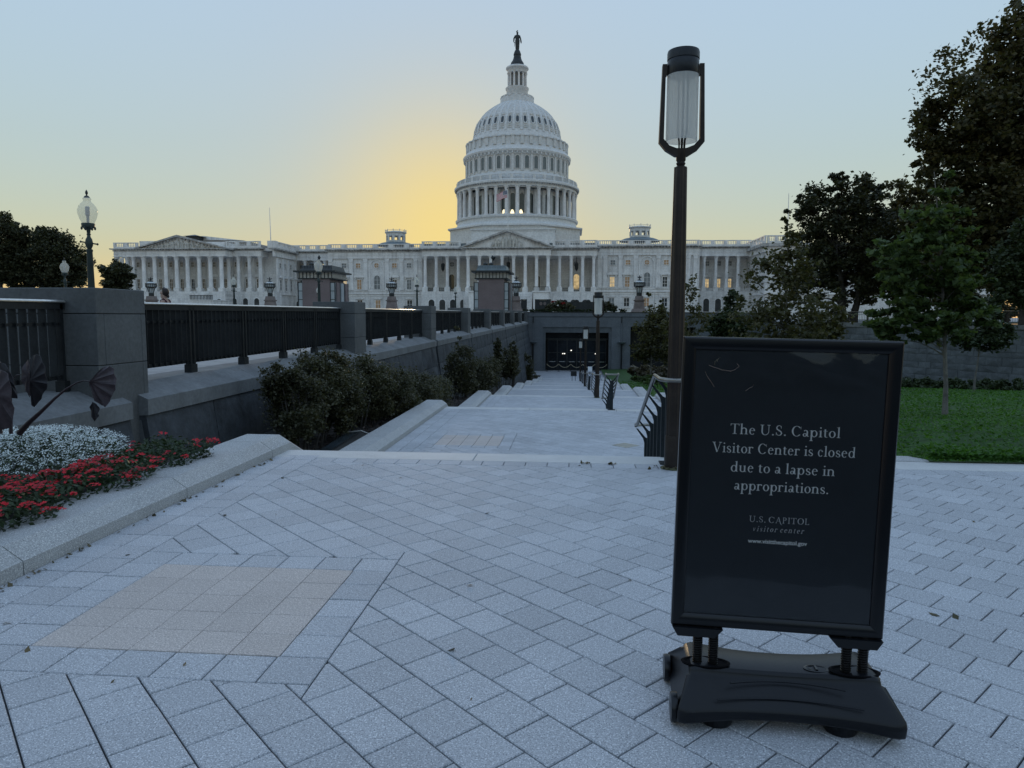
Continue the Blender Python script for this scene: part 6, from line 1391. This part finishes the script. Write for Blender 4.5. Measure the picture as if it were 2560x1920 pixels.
shrub('big dark rambling shrub against the left wall by the second flight',[bl(745,1010,75,90,11.4,.6),bl(700,960,55,50,11.2,.6),bl(745,1065,65,50,11.0,.5),bl(835,1040,60,38,12.8,.5),bl(925,1020,60,40,15,.5),bl(1000,1010,60,40,17.4,.5),bl(800,930,75,60,12.6),bl(830,990,90,70,13.2),bl(800,960,70,60,12.2),bl(965,965,70,50,16),bl(905,950,80,60,15),bl(960,1000,80,60,16.5),bl(1030,990,80,60,18.6),bl(1085,985,55,45,21)],1150,95,.034,seed=31,tw=70)
shrub('dark climbing shrub on the wall beyond the big one',[bl(1155,925,40,62,27,.7),bl(1190,945,44,45,31),bl(1148,850,14,36,27,.5),bl(1215,935,36,45,35)],320,80,.05,seed=32,tw=30)
for i,(px,py,rx,ry,Y,lb) in enumerate(((1245,885,10,42,41,'narrow vine column up the left wall, nearer one'),(1268,905,20,36,50,'low vine clump against the left wall'),(1283,885,9,44,55,'narrow vine column up the left wall, farther one'),(1317,915,17,34,76,'dense shrub at the far end of the left wall'))):
    shrub(lb,[bl(px,py,rx,ry,Y,.6),bl(px,py+20,rx*1.5,ry*.6,Y,.6)],110,50,.085,seed=40+i,tw=10)
# --- clipped plants and flowers on the plaza edge, undergrowth by the walls
def bush(label,blobs,nc,per,size,lm,seed,name='bush',group=None,cat='bush'):
    rng=np.random.default_rng(seed); C,P=blobpts(blobs,nc,per,rng,.4,3,.8); b=blobs[0]; o=(b[0],b[1],b[2]-b[5]); return solo(name,leafmesh(name,P-np.array(o),size,lm,rng),None,label,cat,group,loc=o)
LF_RED=leafmat('red_flower_heads',(.30,.02,.02),(.42,.05,.04),.2)
bush('dark green bush with reddish top beside the display panel',[bl(1392,765,22,12,96),bl(1375,772,14,7,96),bl(1415,768,20,10,96)],90,40,.16,LF_SHR,51)
bush('scattered red blooms on top of the plaza bush',[bl(1383,754,8,3.5,96),bl(1408,757,9,3.5,95.6)],16,14,.14,LF_RED,52,'red_blooms',cat='flowers')
bush('rounded green bush at the right end of the bronze screen',[bl(1514,764,15,13,96),bl(1530,770,10,9,96)],50,40,.16,LF_SHR,53)
for i,px in enumerate(range(1312,1560,22)): bush('low grey green plant in the planter above the entrance',[bl(px,776,13,3.5,92.8,.3)],16,26,.13,LF_GRN,60+i,'edging_plant','low plants along the entrance parapet','plant')
UND=leafmat('undergrowth_leaves',(.04,.065,.028),(.075,.10,.045),.2)
for i,px in enumerate(range(1960,2600,64)):
    Y=60-i*1.4; bush('low dark undergrowth at the foot of the right retaining wall',[(ax(px,Y),Y,lawnz(ax(px,Y),Y)+.32,1.3,1.0,.4)],40,45,.15,UND,80+i,'undergrowth','undergrowth along the right wall','shrub')
DRY=leafmat('dry_grass_blades',(.10,.085,.06),(.15,.13,.09),.2)
bush('patch of dry brownish grasses right of the entrance court',[bl(1610,928,42,12,70),bl(1660,935,50,14,66)],90,40,.22,DRY,95,'dry_grass',cat='grass')
bush('low bright green ground cover beside the lowest right kerbs',[bl(1600,948,22,7,60),bl(1640,957,30,9,52),bl(1625,945,26,7,56)],80,40,.15,LF_LIN,96,'ground_cover',cat='ground cover')
# --- lawn of clover-like leaves
rng=np.random.default_rng(77); n=95000; Yv=7.62+(rng.uniform(size=n)**2.4)*52; Xv=3.72+rng.uniform(size=n)*(Yv*.80+3.6); 
Zv=np.array([lawnz(x,y) for x,y in zip(Xv,Yv)])+.02+rng.uniform(size=n)*.07*(1+.5*np.sin(Xv*2.3)*np.sin(Yv*1.7))
sz=.022+.0016*Yv; LF_LAW=leafmat('lawn_leaves',(.045,.13,.02),(.10,.23,.045),.45)
solo('lawn',leafmesh('lawn',np.stack([Xv,Yv,Zv],1),1.0,LF_LAW,rng,asp=1.6) if False else leafmesh('lawn',np.stack([Xv,Yv,Zv],1),sz,LF_LAW,rng,asp=1.6,up=1.2),None,kind='stuff')
# stones round the linden's foot
rrs=random.Random(5); STN=mat('pale_stone',(.3,.3,.29),.8,var=.25,scale=5)
for i in range(9):
    a=rrs.uniform(-2.9,-.2); x,y=8.28+rrs.uniform(.18,.5)*math.cos(a),16.4+rrs.uniform(.15,.4)*math.sin(a); m=MB(); r=rrs.uniform(.05,.11); m.lathe([(r*.6,0),(r,.3*r),(r*.85,.6*r),(r*.3,.75*r)],8); m.v=[(p[0]*1.5+rrs.uniform(-1,1)*r*.15,p[1]+rrs.uniform(-1,1)*r*.15,p[2]+rrs.uniform(-.1,.1)*r) for p in m.v]
    solo('stone',m,STN,'pale flat stone laid round the foot of the young linden','stone','stones round the linden',loc=(x,y,lawnz(x,y)+.02))
# --- flower bed on the left
rng=np.random.default_rng(9)
def inred(x,y): return ((x>-4.02-.12*math.sin(y*5) or y<4.75) and y<5.6 and not white(x,y)) or (y>=5.3 and x>-4.75+(y-5.3)*.15 and not white(x,y))
def white(x,y): return ((x+4.62)/.75)**2+((y-5.5)/.95)**2<1
def hz(x,y): return .12+ (.32*max(0,1-((x+4.6)/.95)**2-((y-5.5)/1.3)**2) if white(x,y) else .13*max(0,1-((x+3.75)/.6)**2)+.03*math.sin(x*9)*math.sin(y*7))
RF=mat('red_petals',(.50,.006,.018),.6,var=.35,scale=30,fine=0); RFD=mat('dark_red_petals',(.30,.004,.012),.6,var=.3,scale=30,fine=0); WF=mat('white_petals',(.66,.72,.70),.6,var=.12,scale=60,fine=0)
def floret(mb,c,r,n=5,cup=.3,nv=None):
    nv=nv or Vector((R.uniform(-.5,.5),R.uniform(-.7,.1),1)).normalized(); a=nv.orthogonal().normalized(); b=nv.cross(a); ph=R.uniform(0,6.3); c=Vector(c); k=len(mb.v); mb.v.append(tuple(c))
    for i in range(n*2): t=ph+math.pi*i/n; rr=r*(1 if i%2==0 else .55); mb.v.append(tuple(c+(a*math.cos(t)+b*math.sin(t))*rr+nv*rr*cup))
    mb.f+=[(k,k+1+i,k+1+(i+1)%(2*n)) for i in range(2*n)]
rm,rd,wm=MB(),MB(),MB(); LP=[]; WL=[]
cnt=0
while cnt<300:
    x=R.uniform(-5.0,-3.36); y=R.uniform(2.9,6.5)
    if not inred(x,y): continue
    if math.sin(x*4.1+y*2.3)+math.sin(y*3.7-x*1.9)<R.uniform(-1.6,.5): continue
    cnt+=1; c=Vector((x,y,hz(x,y)+R.uniform(.06,.13))); q=rm if R.random()<.6 else rd
    for i in range(R.randint(7,13)):
        o=Vector((R.gauss(0,.024),R.gauss(0,.024),0)); o.z=-(o.x**2+o.y**2)*9; floret(q,c+o,R.uniform(.010,.017))
tries=0
while len(LP)<19000:
    x=R.uniform(-5.1,-3.36)-.0; y=R.uniform(2.6,6.55)
    if x>-3.52 and math.sin(y*6.3)*.07+math.sin(y*15)*.03-3.45<x: continue
    if white(x,y) and R.random()<.8: continue
    if not (inred(x,y) or R.random()<.25) : continue
    LP.append((x,y,hz(x,y)+R.uniform(-.10,.09)-max(0,x+3.42)*.9))
while len(WL)<2600:
    x=R.uniform(-5.3,-3.8); y=R.uniform(3.9,6.35)
    if not white(x,y): continue
    WL.append((x,y)); c=Vector((x,y,hz(x,y)+R.uniform(.0,.12)))
    for i in range(6): floret(wm,c+Vector((R.gauss(0,.014),R.gauss(0,.014),R.gauss(0,.006))),R.uniform(.0045,.0075),4,.15)
solo('red_flower_foliage',leafmesh('red_flower_foliage',np.array(LP),.022,leafmat('bedding_leaves',(.03,.055,.025),(.06,.09,.045),.2),rng,asp=1.9,up=.6),None,kind='stuff')
solo('red_flowers',rm,RF,kind='stuff',smooth=False); solo('dark_red_flowers',rd,RFD,kind='stuff',smooth=False); solo('white_flowers',wm,WF,kind='stuff',smooth=False)
WP=[(x,y,hz(x,y)+R.uniform(-.15,.06)) for x,y in WL for _ in range(3)]
solo('white_flower_foliage',leafmesh('white_flower_foliage',np.array(WP),.017,leafmat('pale_bedding_leaves',(.06,.085,.055),(.11,.14,.09),.2),rng,asp=2.4,up=.3),None,kind='stuff')
# --- mulch litter beside the box
mp=[]; 
for i in range(5200):
    y=R.uniform(8.5,34)**1.0; x=R.uniform(-5.2,XL-.46); mp.append((x,y,kerbz(y,.02)-.115+R.uniform(0,.03)))
solo('leaf_litter',leafmesh('leaf_litter',np.array(mp),.05,leafmat('litter',(.05,.04,.035),(.13,.10,.085),.05,.9),rng,asp=1.6,up=2),None,kind='stuff')
# --- big dark taro leaves at the left edge
TARO=mat('taro_leaf',(.060,.048,.058),.5,var=.3,scale=18,fine=60); TAROD=mat('taro_dark',(.014,.013,.018),.5,var=.3,scale=14); STEM=mat('taro_stem',(.028,.018,.024),.5,var=.2)
def rg6(p): return (p[0]*.14465,870+p[1]*.14465)
def leaf(par,pts,hub,Y,amp,m_,dep=.0,name='leaf'):
    H=at(*rg6(hub),Y); P=[at(*rg6(p),Y) for p in pts]; m=MB(); Q=[]
    n=len(P)
    for i,p in enumerate(P):
        q=P[(i+1)%n]; Q.append(p+Vector((0,amp*(1 if i%2 else -1)+dep*(p-H).length,0)))
        Q.append(p.lerp(q,.5)+Vector((R.uniform(-.004,.004),amp*.3+dep*((p+q)/2-H).length,R.uniform(-.004,.004))))
    k=len(Q); mids=[H.lerp(q,.55)+Vector((0,-amp*.8,0)) for q in Q]; th=Vector((.001,.004,0))
    V=[H]+mids+Q+[H+th]+[v+th for v in mids]+[v+th for v in Q]; F=[]
    for i in range(k):
        j=(i+1)%k; F+=[(0,1+j,1+i),(1+i,1+j,1+k+j,1+k+i)]; b=1+2*k; F+=[(b,b+1+i,b+1+j),(b+1+i,b+1+k+i,b+1+k+j,b+1+j)]; F.append((1+k+i,1+k+j,b+1+k+j,b+1+k+i))
    m.add([tuple(v) for v in V],F); return part(par,name,m,m_,world=True)
Yt=5.0
t=thing('taro_plant','withered purple taro with one folded leaf bending over the white flowers','plant',tuple(at(*rg6((380,1480)),Yt)))
leaf(t,[(1545,580),(1600,500),(1700,390),(1780,325),(1860,318),(1915,370),(1935,450),(1955,540),(1960,640),(1940,730),(1900,830),(1840,930),(1775,1030),(1700,1000),(1610,920),(1575,780),(1550,660)],(1550,585),Yt,.008,TARO,.15)
leaf(t,[(1600,930),(1570,975),(1550,1020),(1560,1100),(1580,1190),(1610,1270),(1660,1230),(1690,1180),(1680,1150),(1705,1060),(1690,1000)],(1610,940),Yt-.03,.006,TAROD,.05)
m=MB(); sp_=[(1545,580),(1450,562),(1330,600),(1150,705),(950,870),(700,1110),(500,1290),(330,1480)]; m.tube([at(*rg6(p),Yt+.02) for p in sp_],[.0042,.005,.006,.0075,.010,.014,.018,.023],10); part(t,'stem',m,STEM,world=True)
for o_,k_ in (((1780,330),1),((1935,450),1),((1955,600),1),((1900,820),1),((1775,1020),1)): m=MB(); a_=at(*rg6((1550,585)),Yt-.005); b_=at(*rg6(o_),Yt-.005); b_+=Vector((0,.15*(b_-a_).length-.004,0)); m.tube([a_,a_.lerp(b_,.5)+Vector((0,-.008,0)),b_],[.0022,.0016,.0007],4); part(t,'vein',m,STEM,world=True)
t=thing('taro_plant','dark taro leaf hanging beside the left railing with its lit folded half painted paler','plant',tuple(at(*rg6((200,1480)),Yt+.25)))
leaf(t,[(470,200),(500,130),(560,115),(620,150),(680,250),(715,330),(740,440),(770,560),(780,620),(750,720),(700,800),(650,890),(560,1000),(510,1035),(485,1000),(500,900),(490,830),(520,760),(530,680),(515,600),(505,400),(500,300)],(520,560),Yt+.2,.006,TAROD,.2)
leaf(t,[(470,200),(420,250),(370,350),(355,450),(360,560),(400,650),(430,740),(470,860),(490,830),(520,700),(505,400)],(480,480),Yt+.25,.006,TARO,.1)  # lit half of the leaf, its light put into the paler colour
m=MB(); m.tube([at(*rg6(p),Yt+.25) for p in ((362,460),(290,470),(215,550),(180,800),(190,1480))],[.004,.005,.006,.009,.014],8); part(t,'stem',m,STEM,world=True)
t=thing('taro_plant','large drooping dark taro leaves cut by the left edge','plant',tuple(at(*rg6((0,1480)),Yt-.2)))
leaf(t,[(-200,200),(-60,220),(0,255),(60,280),(150,390),(200,520),(230,640),(240,740),(270,820),(250,880),(180,870),(140,800),(150,650),(100,480),(0,380),(-150,350)],(80,440),Yt,.006,TAROD,.1)
leaf(t,[(-300,420),(-100,370),(0,390),(80,450),(130,560),(150,700),(170,900),(195,1050),(180,1250),(100,1390),(0,1420),(-250,1300)],(-60,800),Yt-.2,.008,TARO,.12)
m=MB(); m.tube([at(*rg6(p),Yt-.15) for p in ((-60,800),(-20,1100),(0,1480))],[.006,.010,.018],8); part(t,'stem',m,STEM,world=True)
# --- black ground light box lying on the mulch
zb=kerbz(11.5,-.13)
t=thing('floodlight_box','long black weathered light box lying on the mulch behind the kerb','light box',(-3.93,10.9,zb),rotz=rad(3))
m=MB(); m.prism([(-.2,0),(.2,0),(.22,.16),(.06,.22),(-.2,.19)],-.2,2.2); part(t,'housing',m,PB,smooth=False)
m=MB(); m.prism([(-.185,.20),(.05,.229),(.05,.236),(-.185,.207)],-.1,2.1); part(t,'lid_glass',m,mat('lid_glass',(.05,.065,.075),.2,var=.3,scale=2),smooth=False)
for y in (-.19,2.17): m=MB(); m.prism([(-.2,.2),(.06,.23),(.22,.17),(.22,.18),(.06,.245),(-.2,.215)],y,y+.03); part(t,'end_trim',m,STEP,smooth=False)
m=MB(); 
for a,b,c in ((.25,.5,.06),(.62,.66,.08),(.8,1.05,.03),(1.2,1.24,.05)): m.box(.205,.226,a,b,.06,.06+c*1.2)
part(t,'bare_patches',m,WF,kind='stuff')

# --- rows of park trees behind the viewer (they show only as dark reflections)
rng=np.random.default_rng(123); n=30000; xx=rng.uniform(-110,110,n); yy=rng.uniform(-62,-46,n); cz=7.5+2.5*np.sin(xx*.31)+1.5*np.sin(xx*.83+1)
P=np.stack([xx,yy,cz*rng.uniform(0,1.25,n)**1.3],1); solo('treeline',leafmesh('treeline',P,1.5,LF_DARK,rng),None,kind='stuff')

# --- a few fallen leaves and weeds on the paving
fl=[]; rr=random.Random(44)
for i in range(34): y=rr.uniform(1.8,7.1); x=rr.uniform(-3,min(6,y*.8)); fl.append((x,y,.006))
fl+=[(1.0+rr.gauss(0,.10),7.0+rr.gauss(0,.05),.01+rr.random()*.02) for _ in range(60)]+[(rr.choice((.15,.42))+rr.gauss(0,.03),7.18+rr.gauss(0,.02),.012) for _ in range(24)]+[(XL+.02+abs(rr.gauss(0,.03)),rr.uniform(2,7.2),.006) for _ in range(90)]
solo('fallen_leaves',leafmesh('fallen_leaves',np.array(fl),.022,leafmat('fallen_leaf',(.09,.085,.05),(.22,.17,.10),.1,.8),np.random.default_rng(3),asp=1.8,up=3,jit=.6),None,kind='stuff')
# ------------------------------------------------------------------ a woman walking behind the railing
Yp=16.2; xp=ax(414,Yp); zp=plz(Yp); H=az(721.5,Yp,410)-zp
SKIN=mat('skin',(.36,.24,.19),.55,var=.08,scale=6,fine=0); HAIR=mat('dark_hair',(.022,.013,.011),.5,var=.3,scale=30); TOP=mat('maroon_top',(.075,.02,.03),.8,var=.2,scale=10); TRO=mat('dark_trousers',(.03,.032,.04),.8,var=.2,scale=10)
pr=thing('person','woman with dark hair tied back in a maroon strappy top walking left behind the railing','person',(xp,Yp,zp))
k=H/1.64
J={'pelvis':(0,0,.90,.125),'belly':(0,0,1.02,.115),'chest':(.0,0,1.20,.125),'collar':(.01,0,1.32,.085),'neck':(-.01,0,1.385,.048),'skull0':(-.025,0,1.455,.066),'skull':(-.025,0,1.53,.092),'crown':(-.015,0,1.595,.064),'nose':(-.118,0,1.505,.014),'chin':(-.095,0,1.445,.026),
 'shL':(.01,-.155,1.315,.05),'elL':(.06,-.20,1.08,.037),'wrL':(-.05,-.20,.88,.026),'haL':(-.09,-.20,.80,.03),'shR':(.01,.155,1.315,.05),'elR':(.10,.19,1.09,.037),'wrR':(.10,.20,.87,.026),'haR':(.08,.2,.79,.03),
 'hipL':(.0,-.085,.83,.09),'knL':(-.16,-.09,.48,.055),'anL':(-.24,-.09,.09,.036),'toL':(-.40,-.09,.035,.03),'hipR':(.0,.085,.83,.09),'knR':(.08,.09,.47,.055),'anR':(.30,.09,.13,.036),'toR':(.20,.09,.03,.03)}
E_=[('pelvis','belly'),('belly','chest'),('chest','collar'),('collar','neck'),('neck','skull0'),('skull0','skull'),('skull','crown'),('skull','nose'),('skull0','chin'),('collar','shL'),('shL','elL'),('elL','wrL'),('wrL','haL'),('collar','shR'),('shR','elR'),('elR','wrR'),('wrR','haR'),('pelvis','hipL'),('hipL','knL'),('knL','anL'),('anL','toL'),('pelvis','hipR'),('hipR','knR'),('knR','anR'),('anR','toR')]
for s_,w in (('L',-.09),('R',.09)):
    h=J['ha'+s_]
    for i,(dx,dy,ln) in enumerate(((-.03,-.02,.06),(-.015,-.01,.075),(.0,.0,.08),(.012,.012,.07),(-.045,.03,.045))): J[f'f{s_}{i}']=(h[0]+dx-.02,h[1]+dy,h[2]-ln,.0085); E_.append(('ha'+s_,f'f{s_}{i}'))
def skinmesh(J,E_,name,m_,par,root,sub=2):
    ks=list(J); me=bpy.data.meshes.new(name); me.from_pydata([tuple(c*k for c in J[q][:3]) for q in ks],[(ks.index(a),ks.index(b)) for a,b in E_],[]); me.materials.append(m_)
    o=lnk(bpy.data.objects.new(name,me)); o.parent=par; mo=o.modifiers.new('skin','SKIN')
    if not me.skin_vertices: 
        bm=bmesh.new(); bm.from_mesh(me); bm.verts.layers.skin.verify(); bm.to_mesh(me); bm.free()
    for i,q in enumerate(ks): sv=me.skin_vertices[0].data[i]; sv.radius=(J[q][3]*k,J[q][3]*k); sv.use_root=(q==root)
    mo.use_smooth_shade=True; s=o.modifiers.new('sub','SUBSURF'); s.levels=s.render_levels=sub; return o
skinmesh(J,E_,'body',SKIN,pr,'pelvis')
JT={'a':(0,0,.88,.14),'b':(0,0,1.02,.13),'c':(0,0,1.17,.14)}; skinmesh(JT,[('a','b'),('b','c')],'tank_top',TOP,pr,'a')
for s_ in (-1,1): m=MB(); m.tube([(-.10*k,s_*.07*k,1.22*k),(-.055*k,s_*.085*k,1.35*k),(.02*k,s_*.09*k,1.385*k),(.085*k,s_*.09*k,1.33*k),(.10*k,s_*.07*k,1.2*k)],.017*k,6); part(pr,'strap',m,TOP)
skinmesh({q:(*J[q][:3],J[q][3]+.014) for q in ('pelvis','hipL','knL','anL','hipR','knR','anR')},[('pelvis','hipL'),('hipL','knL'),('knL','anL'),('pelvis','hipR'),('hipR','knR'),('knR','anR')],'trousers',TRO,pr,'pelvis')
m=MB(); m.lathe([(.02,.115),(.06,.105),(.092,.06),(.098,.0),(.085,-.05),(.05,-.085)],14); m.v=[((p[0]*(1.0 if p[0]>0 else .62)+.012)*k,p[1]*.9*k,(p[2]+1.54+(.0 if p[0]>-.03 else .03))*k) for p in m.v]; part(pr,'hair',m,HAIR)
m=MB(); m.lathe([(.005,-.05),(.026,-.03),(.033,0),(.024,.03),(.005,.04)],10,(.083*k,0,1.455*k)); part(pr,'hair_bun',m,HAIR)
for y in (-.034,.034): m=MB(); m.lathe([(.003,-.006),(.008,0),(.003,.006)],6,(-.098*k,y*k,1.53*k)); part(pr,'eye',m,HAIR)
